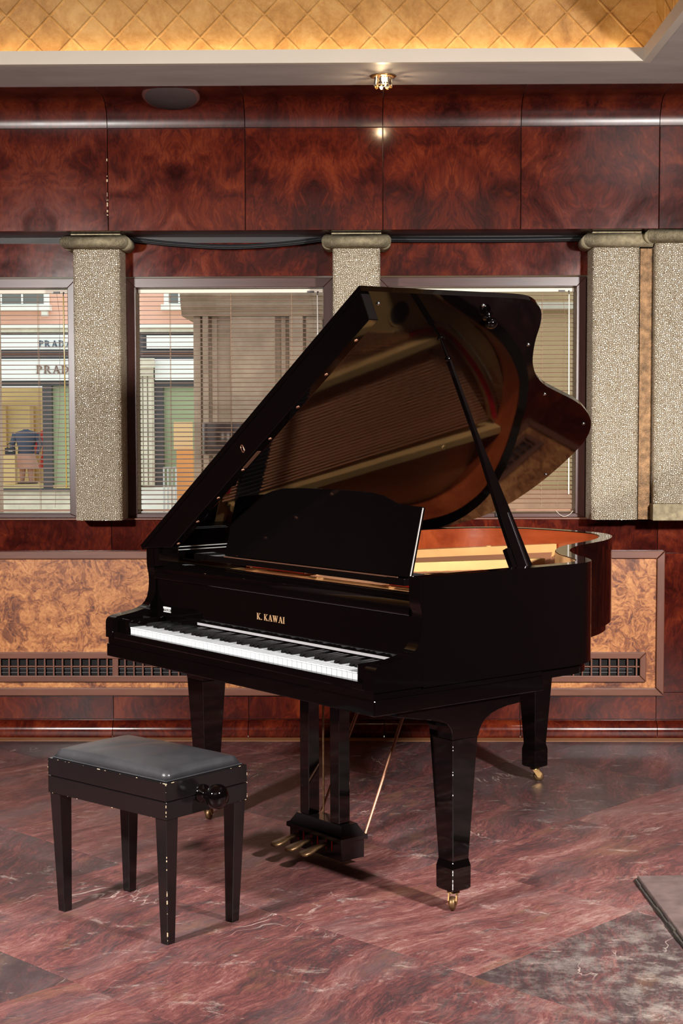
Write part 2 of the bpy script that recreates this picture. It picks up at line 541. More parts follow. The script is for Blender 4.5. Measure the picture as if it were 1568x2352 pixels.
WANDCL = plain('blind_wand_clear', (0.80, 0.76, 0.68), 0.1, coat=0.5)
DARKVOID = plain('dark_recess', (0.006, 0.005, 0.005), 0.9)
CABLE = plain('black_cable', (0.006, 0.006, 0.008), 0.55)
SPEAK = plain('speaker_cloth', (0.050, 0.032, 0.031), 0.8, var=0.1, vs=200)
SPEAKRING = plain('speaker_ring', (0.12, 0.05, 0.045), 0.35)
PINK = plain('salmon_render', (0.82, 0.47, 0.36), 0.9, var=0.08, vs=1.5)
WHITE = plain('white_stone', (0.86, 0.86, 0.82), 0.8, var=0.05, vs=2)
SIGN = plain('sign_white', (0.86, 0.88, 0.88), 0.5)
NAVY = plain('dark_blue_letter', (0.055, 0.085, 0.14), 0.5)
BROWNL = plain('brown_letter', (0.22, 0.13, 0.10), 0.5)
DARKSHOP = plain('dark_shop_metal', (0.055, 0.05, 0.055), 0.45)
SHUTTER = plain('window_dark_glass', (0.14, 0.15, 0.14), 0.2)
AMBER = plain('glowing_shop_wall', (0.60, 0.47, 0.22), 0.7, var=0.2, vs=1.2, emit=(1.0, 0.75, 0.35), es=0.07)  # faint emission in the wall itself stands in for shop lighting
SHELFW = plain('shop_panel_wood', (0.60, 0.42, 0.19), 0.6)
GREEN = plain('green_shop_blind', (0.34, 0.40, 0.235), 0.35, var=0.08, vs=0.9)
STONE = plain('istrian_stone', (0.66, 0.61, 0.50), 0.85, var=0.16, vs=4, bump=0.2, bs=20)
STONE2 = plain('weathered_stone', (0.40, 0.285, 0.21), 0.9, var=0.22, vs=7, bump=0.3, bs=25)
TAN = plain('tan_render', (0.50, 0.36, 0.20), 0.9, var=0.10, vs=3)
PAVE = plain('paving', (0.68, 0.62, 0.48), 0.9, var=0.12, vs=2)
ORANGE = plain('orange_plinth', (0.66, 0.26, 0.075), 0.6)
BOARD = plain('tan_board', (0.68, 0.44, 0.22), 0.7)
GREYM = plain('galvanised_steel', (0.50, 0.52, 0.52), 0.35, 0.6)
DENIM = plain('blue_cloth', (0.075, 0.09, 0.14), 0.9)
REDC = plain('red_cloth', (0.55, 0.035, 0.03), 0.9)
PINKC = plain('pink_cloth', (0.62, 0.34, 0.26), 0.9)
BLK = plain('matt_black', (0.012, 0.011, 0.012), 0.5)
LANT = plain('lantern_bronze', (0.050, 0.030, 0.026), 0.28, 0.4)
WALLD = plain('dark_room_wall', (0.040, 0.013, 0.010), 0.5, var=0.3, vs=2)
WHITELET = plain('white_print', (0.8, 0.78, 0.76), 0.6)

# ================================================================== serif lettering
def arc_poly(cx, cy, r1x, r1y, r2x, r2y, a0, a1, n=8):
    out = []
    for i in range(n):
        t0 = a0+(a1-a0)*i/n; t1 = a0+(a1-a0)*(i+1)/n
        out.append([(cx+r2x*math.cos(t0), cy+r2y*math.sin(t0)), (cx+r1x*math.cos(t0), cy+r1y*math.sin(t0)),
                    (cx+r1x*math.cos(t1), cy+r1y*math.sin(t1)), (cx+r2x*math.cos(t1), cy+r2y*math.sin(t1))])
    return out
def R4(x0, y0, x1, y1): return [(x0, y0), (x1, y0), (x1, y1), (x0, y1)]
def D4(xa, xb, w): return [(xa, 0), (xa+w, 0), (xb+w, 1), (xb, 1)]
def glyph(ch):
    S = 0.055
    if ch == 'K':
        return 0.80, [R4(.08,0,.25,1), R4(0,0,.33,S), R4(0,1-S,.33,1), [(.22,.42),(.30,.36),(.68,.97),(.60,.97)],
                      [(.36,.52),(.30,.42),(.58,.03),(.78,.03)], R4(.50,0,.84,S), R4(.50,1-S,.80,1)]
    if ch == 'A':
        return 0.82, [[(.10,.02),(.17,.02),(.46,1),(.38,1)], [(.60,.02),(.80,.02),(.50,1),(.38,1)], R4(.22,.30,.66,.37), R4(0,0,.28,S), R4(.52,0,.88,S)]
    if ch == 'W':
        return 1.12, [[(.28,0),(.40,0),(.26,.97),(.07,.97)], [(.30,0),(.40,0),(.60,.97),(.53,.97)], [(.70,0),(.82,0),(.66,.97),(.47,.97)],
                      [(.72,0),(.82,0),(1.06,.97),(.99,.97)], R4(0,1-S,.33,1), R4(.40,1-S,.74,1), R4(.90,1-S,1.14,1)]
    if ch == 'I':
        return 0.36, [R4(.09,0,.26,1), R4(0,0,.35,S), R4(0,1-S,.35,1)]
    if ch == 'P':
        return 0.66, [R4(.08,0,.24,1), R4(0,0,.33,S), R4(0,1-S,.30,1)] + arc_poly(.30,.72,.16,.22,.33,.28,-PI/2,PI/2) + [R4(.2,.94,.31,1), R4(.2,.44,.31,.5)]
    if ch == 'R':
        return 0.80, [R4(.08,0,.24,1), R4(0,0,.33,S), R4(0,1-S,.30,1)] + arc_poly(.30,.72,.16,.22,.33,.28,-PI/2,PI/2) + [R4(.2,.94,.31,1), R4(.2,.44,.31,.5),
                      [(.34,.46),(.48,.46),(.78,.02),(.58,.02)], R4(.58,0,.86,S)]
    if ch == 'D':
        return 0.82, [R4(.08,0,.24,1), R4(0,0,.33,S), R4(0,1-S,.33,1)] + arc_poly(.30,.50,.30,.44,.48,.50,-PI/2,PI/2,10) + [R4(.2,.94,.31,1), R4(.2,0,.31,.06)]
    if ch == '.':
        return 0.24, [[(.10,0),(.17,.02),(.20,.07),(.17,.13),(.10,.15),(.03,.13),(0,.07),(.03,.02)]]
    return 0.16, []
def serif_text(word, h, gap=0.10, wide=1.0):
    """flat lettering in x (right) / z (up), thin in y, starting at x=0; returns per-letter polygons"""
    x = 0; out = []
    for ch in word:
        w, ps = glyph(ch)
        out.append([[((x+px*wide)*h, py*h) for px, py in P] for P in ps])
        x += w*wide + gap
    return x*h, out

# ================================================================== the room
XL, XR, YB = -4.2, 4.2, -8.6
CEIL = 2.80

# ---- floor: joint bed plus single marble slabs laid on the diagonal
floor = MB().box((XL, YB, -0.06), (XR, 0.0, -0.006)).obj('floor', GROUT)
tag(floor, kind='structure')
TS = 0.735
def clip(poly, ax, val, keep_less):
    out = []
    for i in range(len(poly)):
        a, b = poly[i-1], poly[i]
        ia = (a[ax] <= val) if keep_less else (a[ax] >= val)
        ib = (b[ax] <= val) if keep_less else (b[ax] >= val)
        if ia != ib:
            t = (val-a[ax])/(b[ax]-a[ax]); out.append((a[0]+(b[0]-a[0])*t, a[1]+(b[1]-a[1])*t))
        if ib: out.append(b)
    return out
def tile_mesh(poly):
    n = len(poly); c = (sum(p[0] for p in poly)/n, sum(p[1] for p in poly)/n)
    ins = lambda p, d: (c[0]+(p[0]-c[0])*(1-d), c[1]+(p[1]-c[1])*(1-d))
    mb = MB()
    e = 0.0035
    mb.loft([[(*p, -0.012) for p in poly], [(*p, -0.0012) for p in poly], [(*ins(p, e), 0.0) for p in poly]])
    return mb
half = TS/2 - 0.0006
FULL = tile_mesh([(-half,-half),(half,-half),(half,half),(-half,half)]).mesh('marble_tile', MARBLE)
ang = math.radians(47.0)
ca, sa = math.cos(ang), math.sin(ang)
# one joint crossing of the photograph as origin of the laying grid
ox, oy = 0.281, -3.04
tile_n = 0
for i in range(-12, 12):
    for j in range(-12, 12):
        lx, ly = (i+0.5)*TS, (j+0.5)*TS
        cx = ox + ca*lx - sa*ly; cy = oy + sa*lx + ca*ly
        poly = []
        for qx, qy in ((-half,-half),(half,-half),(half,half),(-half,half)):
            poly.append((cx+ca*qx-sa*qy, cy+sa*qx+ca*qy))
        full = all(XL < p[0] < XR and YB < p[1] < -0.125 for p in poly)
        dz = random.uniform(-0.0006, 0.0004)
        if full:
            inst(FULL, 'marble_tile', floor, (cx, cy, dz), (0, 0, ang)); tile_n += 1
        else:
            q = clip(clip(clip(clip(poly, 0, XL, False), 0, XR, True), 1, YB, False), 1, -0.125, True)
            if len(q) < 3: continue
            loc = [((p[0]-cx)*ca+(p[1]-cy)*sa, -(p[0]-cx)*sa+(p[1]-cy)*ca) for p in q]
            me = tile_mesh(loc).mesh('marble_tile', MARBLE)
            inst(me, 'marble_tile', floor, (cx, cy, dz), (0, 0, ang)); tile_n += 1
MB().box((XL, -0.122, -0.012), (XR, -0.052, 0.002)).obj('border_strip', wood('border_oak', (0.20, 0.085, 0.035), (0.34, 0.16, 0.07), 'x', 1.0, 0.4), floor)

# ---- back wall carcass with its three window openings
wall = MB()
wall.box((XL, 0.0, 0.0), (XR, 0.30, 0.985))
wall.box((XL, 0.0, 2.09), (XR, 0.30, 3.6))
W_IN = [(-2.19, -1.334), (-1.028, -0.185), (0.103, 0.947)]
edges = [XL] + [e for w in W_IN for e in (w[0]-0.045, w[1]+0.045)] + [XR]
for a, b in zip(edges[0::2], edges[1::2]): wall.box((a, 0.0, 0.985), (b, 0.30, 2.09))
wall_back = wall.obj('wall_back', DARKWOOD)
tag(wall_back, kind='structure')

JN = [-1.145 + 0.615*k for k in range(-5, 9)]
# lower boards and curved plinth, one piece per bay
def bay_piece(name, mat, prof, x0, x1, y_is_first=True):
    c = (x0+x1)/2; h = (x1-x0)/2 - 0.0015
    return MB().prism(prof, -h, h, 'x', smooth=False).obj(name, mat, wall_back, (c, 0, 0))
plinth_prof = [(0.0, 0.076), (-0.006, 0.076)] + [(-0.006-0.042*math.sin(t), 0.022+0.052*math.cos(t)) for t in [i*PI/2/9 for i in range(10)]] + [(-0.046, 0.004), (-0.044, 0.0), (0.0, 0.0)]
board_prof = [(0, 0.080), (-0.010, 0.080), (-0.010, 0.200), (0, 0.200)]
for a, b in zip(JN, JN[1:]):
    a2, b2 = max(a, XL), min(b, XR)
    if b2-a2 < 0.05: continue
    o = bay_piece('plinth_moulding', BURLLOW, plinth_prof, a2, b2)
    for p in o.data.polygons: p.use_smooth = True
    m = o.modifiers.new('edge', 'EDGE_SPLIT'); m.split_angle = math.radians(40)
    bay_piece('lower_board', BURLLOW, board_prof, a2, b2)
for a, b in ((XL, -1.145), (-1.145, 1.315), (1.315, XR)):
    bay_piece('rail_board', BURLLOW, [(0, 0.835), (-0.010, 0.835), (-0.010, 0.986), (0, 0.986)], a, b)
for a, b in ((XL, -2.40), (1.345, XR), (-0.15, -0.05)):
    bay_piece('wall_board', BURLLOW, [(0, 0.2025), (-0.0098, 0.2025), (-0.0098, 0.8325), (0, 0.8325)], a, b)
# window shelf
MB().box((XL, -0.020, 0.9865), (XR, 0.055, 0.9945), 0.002).obj('window_shelf', MIDWOOD, wall_back)

def frame_parts(parent, x0, x1, z0, z1, w, y0, y1, math_, matv, name='panel_frame'):
    """mitred frame, four separate lengths"""
    L = [[(x0,z1),(x1,z1),(x1-w,z1-w),(x0+w,z1-w)], [(x0,z0),(x1,z0),(x1-w,z0+w),(x0+w,z0+w)],
         [(x0,z0),(x0,z1),(x0+w,z1-w),(x0+w,z0+w)], [(x1,z0),(x1,z1),(x1-w,z1-w),(x1-w,z0+w)]]
    for k, q in enumerate(L):
        cx = sum(p[0] for p in q)/4; cz = sum(p[1] for p in q)/4
        q = [(cx+(p[0]-cx)*0.9985, cz+(p[1]-cz)*0.992) for p in q]
        MB().prism([(p[0]-cx, p[1]-cz) for p in q], y0, y1, 'y').obj(name, math_ if k < 2 else matv, parent, (cx, 0, cz), 0.003)

def vent_panel(x0, x1, vx0, vx1, mulls):
    z0, z1 = 0.189, 0.846
    frame_parts(wall_back, x0, x1, z0, z1, 0.035, -0.034, -0.0105, MIDWOOD, MIDWOODV)
    vz0, vz1 = 0.252, 0.387
    # burl sheet in four strips round the opening is one veneered sheet: built as one mesh with a hole
    X0, X1, Z0, Z1 = x0+0.034, x1-0.034, z0+0.034, z1-0.034
    mb = MB()
    for lo, hi in (((X0, vz1-0.02), (X1, Z1)), ((X0, Z0), (X1, vz0+0.02)), ((X0, vz0+0.02), (vx0+0.02, vz1-0.02)), ((vx1-0.02, vz0+0.02), (X1, vz1-0.02))):
        if hi[0]-lo[0] > 0.001: mb.box((lo[0], -0.018, lo[1]), (hi[0], -0.0105, hi[1]))
    mb.obj('burl_panel', PBURL, wall_back)
    frame_parts(wall_back, vx0, vx1, vz0, vz1, 0.029, -0.036, -0.0185, MIDWOOD, MIDWOODV, 'vent_frame')
    MB().box((vx0+0.02, -0.0104, vz0+0.02), (vx1-0.02, -0.0100, vz1-0.02)).obj('vent_void', DARKVOID, wall_back)
    zi0, zi1 = vz0+0.029, vz1-0.029
    zm = (zi0+zi1)/2 + 0.002
    MB().box((vx0+0.028, -0.026, zm-0.003), (vx1-0.028, -0.021, zm+0.003)).obj('vent_crossbar', MIDWOOD, wall_back)
    me = MB().box((-0.0032, -0.030, zi0-0.002), (0.0032, -0.0262, zi1+0.002)).mesh('vent_bar', MIDWOODV)
    x = vx0+0.028+0.030
    while x < vx1-0.035:
        if all(abs(x-m) > 0.024 for m in mulls): inst(me, 'vent_bar', wall_back, (x, 0, 0))
        x += 0.0405
    for m in mulls:
        MB().box((m-0.013, -0.032, zi0-0.002), (m+0.013, -0.0185, zi1+0.002)).obj('vent_mullion', MIDWOODV, wall_back)
    # pipes seen inside the vent
    for k in range(2):
        MB().tube([(vx0+0.06, -0.0135, zi0+0.010+0.018*k), (vx1-0.06, -0.0135, zi0+0.012+0.016*k)], 0.003, 6).obj('vent_pipe', DARKSHOP, wall_back)
vent_panel(-2.40, -0.15, -2.32, -0.23, (-1.131,))
vent_panel(-0.05, 1.345, 0.03, 1.265, (0.42,))

# upper boards between shelf and beam, over the windows
for x0, x1 in ((-2.30, -1.215), (-1.085, -0.105), (0.045, 1.02)):
    MB().box((x0-(x0+x1)/2, -0.008, 2.077), (x1-(x0+x1)/2, 0.0, 2.225)).obj('header_board', BURLLOW, wall_back, ((x0+x1)/2, 0, 0))
    MB().box((x0-(x0+x1)/2, -0.004, 2.2265), (x1-(x0+x1)/2, 0.0, 2.25)).obj('header_strip', BLK, wall_back, ((x0+x1)/2, 0, 0))

# the deep panelled beam above: single flat panels, curved cove panels
beam = MB().box((XL, -0.262, 2.251), (XR, -0.001, 2.684)).obj('trim_1', DARKWOOD)
tag(beam, kind='structure')
VJ = [-1.101 + 0.5895*k for k in range(-6, 11)]
VJ = [x for x in VJ if XL < x < XR]; VJ = [XL]+VJ+[XR]
for a, b in zip(VJ, VJ[1:]):
    c = (a+b)/2; h = (b-a)/2 - 0.0016
    MB().box((-h, -0.274, 2.2485), (h, -0.2622, 2.6815), 0.0015).obj('beam_panel', BURL, beam, (c, 0, 0))
    prof = []
    for i in range(15):
        t = i*PI/2/14
        prof.append((-0.272-0.113*(1-math.cos(t)), 2.685+0.111*math.sin(t)))
    prof.append((-0.56, 2.7985))
    prof = prof + [(-0.56, 2.803), (-0.26, 2.803), (-0.26, 2.685)]
    o = MB().prism(prof, -h, h, 'x', smooth=True).obj('cove_panel', BURLCOVE, beam, (c, 0, 0))
    m = o.modifiers.new('edge', 'EDGE_SPLIT'); m.split_angle = math.radians(40)
# chipped edge at the joint over the first pillar
rr = random.Random(3)
mb = MB()
for k in range(9):
    z = 2.31+rr.random()*0.28; w = 0.001+rr.random()*0.0022; hh = 0.003+rr.random()**2*0.018
    mb.box((-1.1035-w, -0.2752, z), (-1.1035+w, -0.2738, z+hh))
mb.obj('chipped_edge', CHIP, beam)

# ---- windows: frame lengths and pane
for i, (x0, x1) in enumerate(W_IN):
    w = empty('window_%d' % (i+1), ((x0+x1)/2, 0.06, 1.013)); tag(w, kind='structure')
    hx = (x1-x0)/2; H = 2.029-1.013
    fw = 0.042
    L = [[(-hx-fw,H+fw),(hx+fw,H+fw),(hx,H),(-hx,H)], [(-hx-fw,-0.018),(hx+fw,-0.018),(hx,0),(-hx,0)],
         [(-hx-fw,-0.018),(-hx-fw,H+fw),(-hx,H),(-hx,0)], [(hx+fw,-0.018),(hx+fw,H+fw),(hx,H),(hx,0)]]
    for k, q in enumerate(L):
        cx = sum(p[0] for p in q)/4; cz = sum(p[1] for p in q)/4
        MB().prism([(p[0]-cx, p[1]-cz) for p in q], -0.055, 0.07, 'y').obj('window_frame', DARKWOOD if k < 2 else DARKWOODV, w, (cx, 0, cz), 0.002)
    MB().box((-hx-0.004, 0.052, -0.004), (hx+0.004, 0.057, H+0.004)).obj('window_pane', GLASS, w)

# ---- other room walls, ceiling with gilded coffer
for nm, lo, hi in (('wall_left', (XL-0.15, YB, 0), (XL, 0.3, 3.6)), ('wall_right', (XR, YB, 0), (XR+0.15, 0.3, 3.6)), ('wall_front', (XL, YB-0.15, 0), (XR, YB, 3.6))):
    tag(MB().box(lo, hi).obj(nm, WALLD), kind='structure')
CX0, CX1, CY0, CY1 = -3.2, 1.064, -7.2, -0.962
cm = MB()
cm.box((XL, CY1, CEIL), (XR, -0.30, CEIL+0.04))
cm.box((XL, YB, CEIL), (XR, CY0, CEIL+0.04))
cm.box((XL, CY0, CEIL), (CX0, CY1, CEIL+0.04))
cm.box((CX1, CY0, CEIL), (XR, CY1, CEIL+0.04))
ceiling = cm.obj('ceiling', SOFFIT)
tag(ceiling, kind='structure')
# cream edge of the coffer
MB().box((CX0, CY1-0.001, CEIL-0.001), (CX1+0.03, CY1+0.03, CEIL+0.050)).obj('coffer_edge', TRIM, ceiling)
MB().box((CX1-0.001, CY0, CEIL-0.001), (CX1+0.03, CY1-0.0012, CEIL+0.050)).obj('coffer_edge', TRIM, ceiling)
MB().box((CX0-0.03, CY0, CEIL-0.001), (CX0, CY1-0.0012, CEIL+0.050)).obj('coffer_edge', TRIM, ceiling)
# gilded cove: quarter round rising from behind the edge
GAP = 0.075; RD = 0.75; ZB = CEIL+0.03
DX0, DX1, DY0, DY1 = CX0-GAP, CX1+GAP, CY0-GAP, CY1+GAP
NS = 14
dome = MB()
secs = []
for i in range(NS+1):
    t = i*PI/2/NS
    d = RD*(1-math.cos(t)); z = ZB+RD*math.sin(t)
    secs.append([(DX0+d, DY0+d, z), (DX1-d, DY0+d, z), (DX1-d, DY1-d, z), (DX0+d, DY1-d, z)])
for i in range(NS):
    for j in range(4):
        dome.add([secs[i][j], secs[i][(j+1) % 4], secs[i+1][(j+1) % 4], secs[i+1][j]], [(0, 1, 2, 3)], True)
dome.add(secs[-1], [(0, 1, 2, 3)])
do = dome.obj('gilded_cove', GILT, ceiling)
weld(do, 30)
# raised lattice ridges: each one a length of its own on the back and right hand curves
PITCH_L = 0.166
def ridge(side, s0, sg):
    pts = []
    Lmax = RD*0.95
    n = 26
    for k in range(n+1):
        a = Lmax*k/n
        t = a/RD; d = (RD-0.003)*(1-math.cos(t))+0.003*0; z = ZB+RD*math.sin(t)
        off = -0.0026
        if side == 'back':
            s = s0 + sg*a
            if s > DX1-d-0.002 or s < DX0+d: break
            pts.append((s, DY1-d-off*math.cos(t), z-off*math.sin(t)))
        else:
            s = s0 + sg*a
            if s > DY1-d-0.002 or s < DY0+d: break
            pts.append((DX1-d-off*math.cos(t), s, z-off*math.sin(t)))
    if len(pts) < 3: return
    mb = MB(); mb.tube(pts, 0.0068, 8)
    mb.obj('lattice_ridge', GILT, ceiling)
for k in range(-22, 16):
    for sg in (1, -1):
        ridge('back', DX1-0.03-PITCH_L*(k+8), sg) if True else None
for k in range(0, 24):
    for sg in (1, -1): ridge('right', DY1-0.03-PITCH_L*k, sg)
# ceiling above the curve keeps daylight out
tag(MB().box((XL-0.15, YB-0.15, 3.62), (XR+0.15, 0.3, 3.7)).obj('ceiling_slab', SOFFIT), kind='structure').name = 'trim_2'
# strip lamps hidden behind the cream edge
def strip(name, loc, sx, sy, power, rot):
    d = bpy.data.lights.new(name, 'AREA'); d.shape = 'RECTANGLE'; d.size = sx; d.size_y = sy
    d.energy = power; d.color = (1.0, 0.80, 0.52)
    o = bpy.data.objects.new(name, d); COL.objects.link(o); o.location = loc; o.rotation_euler = rot
strip('cove_strip_back', ((CX0+CX1)/2, CY1+0.045, CEIL+0.046), CX1-CX0, 0.03, 3.3, (PI+0.15, 0, 0))
strip('cove_strip_right', (CX1+0.045, (CY0+CY1)/2, CEIL+0.046), 0.03, CY1-CY0, 4.2, (PI, 0.15, 0))

# ---- pillars of hammered metal with rolled stone caps
def pillar(x0, x1, yf, label, base=False, ztop=2.182, roll_left=True, roll_right=True, z0=0.995, capz=2.210, ext=0.0):
    root = empty('pillar', ((x0+x1)/2, yf, z0))
    h = (x1-x0)/2; d = -yf-0.0015
    zb = 0.075 if base else 0.0
    prof = []
    r = 0.022
    prof.append((-h, d)); 
    for k in range(7):
        t = PI + k*PI/2/6; prof.append((-h+r+r*math.cos(t), r+r*math.sin(t)))
    for k in range(7):
        t = 1.5*PI + k*PI/2/6; prof.append((h-r+r*math.cos(t), r+r*math.sin(t)))
    prof.append((h, d))
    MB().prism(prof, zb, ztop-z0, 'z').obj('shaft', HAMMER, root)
    cr = 0.031
    e = 0.016
    path = []
    if roll_left: path.append((-h-e, d-0.02, capz-z0))
    path += [(-h-e if roll_left else -h, 0.0-0.006, capz-z0), (h+e if roll_right else h+ext, 0.0-0.006, capz-z0)]
    if roll_right: path.append((h+e, d-0.02, capz-z0))
    # mitred rolls
    mb = MB()
    nn = 16
    for ia, (a, b) in enumerate(zip(path, path[1:])):
        a = Vector(a); b = Vector(b)
        dirv = (b-a).normalized()
        rings = []
        for P, other in ((a, 'a'), (b, 'b')):
            ring = []
            for j in range(nn):
                t = 2*PI*j/nn
                side = Vector((-dirv.y, dirv.x, 0))
                q = side*math.cos(t)*cr + Vector((0, 0, 1))*math.sin(t)*cr
                k = ia if other == 'a' else ia+1
                sh = 0.0
                if 0 < k < len(path)-1:
                    # shear to the 45 degree mitre
                    sgn = 1 if other == 'b' else -1
                    sh = q.dot(side)
                    nxt = Vector(path[k+1])-Vector(path[k]); prv = Vector(path[k])-Vector(path[k-1])
                    turn = 1 if prv.cross(nxt).z > 0 else -1
                    q = q - dirv*sgn*turn*sh
                ring.append(P+q)
            rings.append(ring)
        mb.loft(rings, True)
    mb.obj('capital_roll', STONECAP, root)
    MB().box((-h-0.004, -0.002, ztop-z0), (h+0.004, d, 2.2475-z0)).obj('capital_block', STONECAP, root)
    if base:
        MB().box((-h-0.004, -0.006, 0.0), (h+0.004, d, 0.0735), 0.004).obj('base_block', STONECAP, root)
    tag(root, label, 'pillar', 'hammered metal pillars along the window wall')
    return root
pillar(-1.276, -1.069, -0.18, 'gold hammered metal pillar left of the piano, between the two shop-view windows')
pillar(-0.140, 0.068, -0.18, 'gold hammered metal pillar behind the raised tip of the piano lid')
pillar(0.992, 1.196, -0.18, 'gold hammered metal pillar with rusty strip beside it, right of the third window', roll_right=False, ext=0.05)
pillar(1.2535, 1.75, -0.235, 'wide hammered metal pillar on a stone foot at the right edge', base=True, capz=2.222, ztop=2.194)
# rust-brown leak down the edge of the third pillar
# (kept as a thin folded flashing strip standing proud of the metal)
FLASH = plain('rusty_flashing', (0.24, 0.135, 0.062), 0.5, 0.4, var=0.6, vs=30, bump=1.0, bs=190)
fl = MB().box((1.1975, -0.172, 0.9965), (1.2515, -0.001, 2.175)).obj('flashing_strip', FLASH)
tag(fl, 'narrow rust-brown metal strip between the two right-hand pillars', 'trim')

# ---- venetian blinds
SLATW = 0.0255
def blind(i, x0, x1, label, wand_mat, wand_len):
    cx = (x0+x1)/2; hx = (x1-x0)/2 - 0.004
    root = empty('venetian_blind', (cx, 0.078, 1.018))
    H = 1.009
    MB().box((-hx, -0.013, H-0.018), (hx, 0.013, H-0.001), 0.002).obj('headrail', CREAM, root)
    tl = math.radians(8)
    prof = []
    for k in range(5):
        u = -0.5+k/4; prof.append((u*SLATW*math.cos(tl), u*SLATW*math.sin(tl) + 0.0015*(1-4*u*u)))
    prof = prof + [(p[0], p[1]-0.0007) for p in prof[::-1]]
    me = MB().prism(prof, -hx, hx, 'x').mesh('slat', SLAT)
    z = H-0.034
    n = 0
    while z > 0.02:
        inst(me, 'slat', root, (0, 0, z), (random.uniform(-0.02, 0.02), random.uniform(-0.0008, 0.0008), 0)); z -= 0.0204; n += 1
    MB().box((-hx, -0.011, 0.002), (hx, 0.011, 0.011), 0.002).obj('bottom_rail', SLAT, root)
    for u in (-0.66, 0.0, 0.66):
        mb = MB()
        for dy in (-0.0135, 0.0135): mb.box((u*hx-0.0008, dy-0.0006, 0.01), (u*hx+0.0008, dy+0.0006, H-0.02))
        mb.obj('ladder_cord', CORD, root)
    # tilt mechanism, wand, lift cords
    xw = hx-0.024
    MB().box((xw-0.046, -0.020, H-0.0185), (xw-0.018, -0.0132, H-0.010)).obj('cord_lock', DARKSHOP, root)
    MB().tube([(xw, -0.020, H-0.012), (xw, -0.022, H-0.03)], 0.0022, 6).obj('wand_hook', DARKSHOP, root)
    MB().tube([(xw, -0.022, H-0.03), (xw+0.004, -0.024, H-0.03-wand_len)], 0.0034, 6).obj('tilt_wand', wand_mat, root)
    MB().tube([(xw-0.030, -0.021, H-0.02), (xw-0.018, -0.021, H-0.12), (xw-0.022, -0.021, 0.5), (xw-0.045, -0.0215, 0.12), (xw-0.05, -0.022, 0.02)], 0.0008, 5).obj('lift_cord', CORD, root)
    tag(root, label, 'blind', 'wooden venetian blinds')
    return root
blind(0, *W_IN[0], 'brown slatted venetian blind in the window at the left edge', WAND, 0.87)
blind(1, *W_IN[1], 'brown slatted venetian blind in the middle window, left of the piano lid', WANDCL, 0.72)
blind(2, *W_IN[2], 'brown slatted venetian blind in the window behind the lid curve', WANDCL, 0.90)

# small box and a loose cord on the window shelf
bx = empty('shelf_box', (0.614, 0.003, 0.9948))
MB().box((-0.027, -0.012, 0.005), (0.027, 0.018, 0.047), 0.0015).obj('box_body', BLK, bx)
MB().box((-0.0272, -0.0125, 0.0), (0.0272, 0.018, 0.0048)).obj('box_foot', CHROME, bx)
MB().box((-0.0272, -0.0125, 0.0472), (0.0272, 0.018, 0.052)).obj('box_lid', CHROME, bx)
tag(bx, 'small black box with silver edges standing on the window shelf', 'box')
pts = [(0.86+0.075*k/12, -0.004+0.004*math.sin(k), 0.999+0.026*(2*k/12-1)**2) for k in range(13)]
cd = MB().tube(pts, 0.0011, 6).obj('loose_cord', CREAM)
tag(cd, 'thin pale cord curled on the window shelf at right', 'cord')

# black cables slung under the beam
def cable(pts, r, label, grp):
    q = []
    P = catmull([(p[0], p[2]) for p in pts], 6)
    for x, z in P: q.append((x, pts[0][1], z))
    mb = MB()
    for dz, dy in ((0, 0), (0.006, 0.010), (-0.005, 0.012)): mb.tube([(p[0], p[1]+dy, p[2]+dz) for p in q], r, 6)
    o = mb.obj('cable', CABLE); tag(o, label, 'cable', grp)
cable([(-1.03, -0.06, 2.236), (-0.85, -0.06, 2.216), (-0.60, -0.06, 2.202), (-0.36, -0.06, 2.214), (-0.175, -0.06, 2.236)], 0.006,
      'black cable bundle sagging under the beam between the left pillars', 'cables under the beam')
cable([(0.10, -0.05, 2.233), (0.4, -0.05, 2.231), (0.7, -0.05, 2.231), (0.955, -0.05, 2.234)], 0.008,
      'black cable bundle stretched straight under the beam right of the lid tip', 'cables under the beam')

# ceiling speaker on the cove
sp = empty('ceiling_speaker', (-0.806, -0.438, 2.787))
sp.rotation_euler = (PI - math.radians(15), 0, 0)
MB().lathe([(0.116, -0.004), (0.121, 0.003), (0.116, 0.009), (0.108, 0.011)], 40).obj('speaker_ring', SPEAKRING, sp)
MB().lathe([(0.107, 0.0105), (0.104, 0.014), (0.02, 0.016)], 40).obj('speaker_grille', SPEAK, sp)
tag(sp, 'round brown speaker set flush in the curved cove above the left pillar', 'speaker')

# crystal downlight
lp = empty('ceiling_lamp', (0.074, -0.728, CEIL))
MB().lathe([(0.051, 0.0), (0.053, -0.002), (0.050, -0.005), (0.036, -0.006), (0.034, -0.002)], 36).obj('lamp_ring', BRASS, lp)
for k in range(8):
    a = 2*PI*k/8 + 0.2
    M_ = Matrix.Rotation(a, 4, 'Z') @ Matrix.Translation((0.030, 0, -0.007))
    mb = MB()
    mb.loft([[(-0.004, -0.009, 0), (0.005, -0.009, 0), (0.007, 0, 0), (0.005, 0.009, 0), (-0.004, 0.009, 0)],
             [(-0.005, -0.011, -0.030), (0.007, -0.011, -0.030), (0.010, 0, -0.030), (0.007, 0.011, -0.030), (-0.005, 0.011, -0.030)],
             [(-0.001, -0.004, -0.041), (0.002, -0.004, -0.041), (0.004, 0, -0.042), (0.002, 0.004, -0.041), (-0.001, 0.004, -0.041)]], False, M_)
    mb.obj('crystal', CRYSTAL, lp)
MB().lathe([(0.004, -0.004), (0.009, -0.010), (0.0095, -0.024), (0.004, -0.031)], 14).obj('bulb', BULB, lp)
tag(lp, 'small lit crystal downlight with brass ring in the grey soffit', 'lamp')
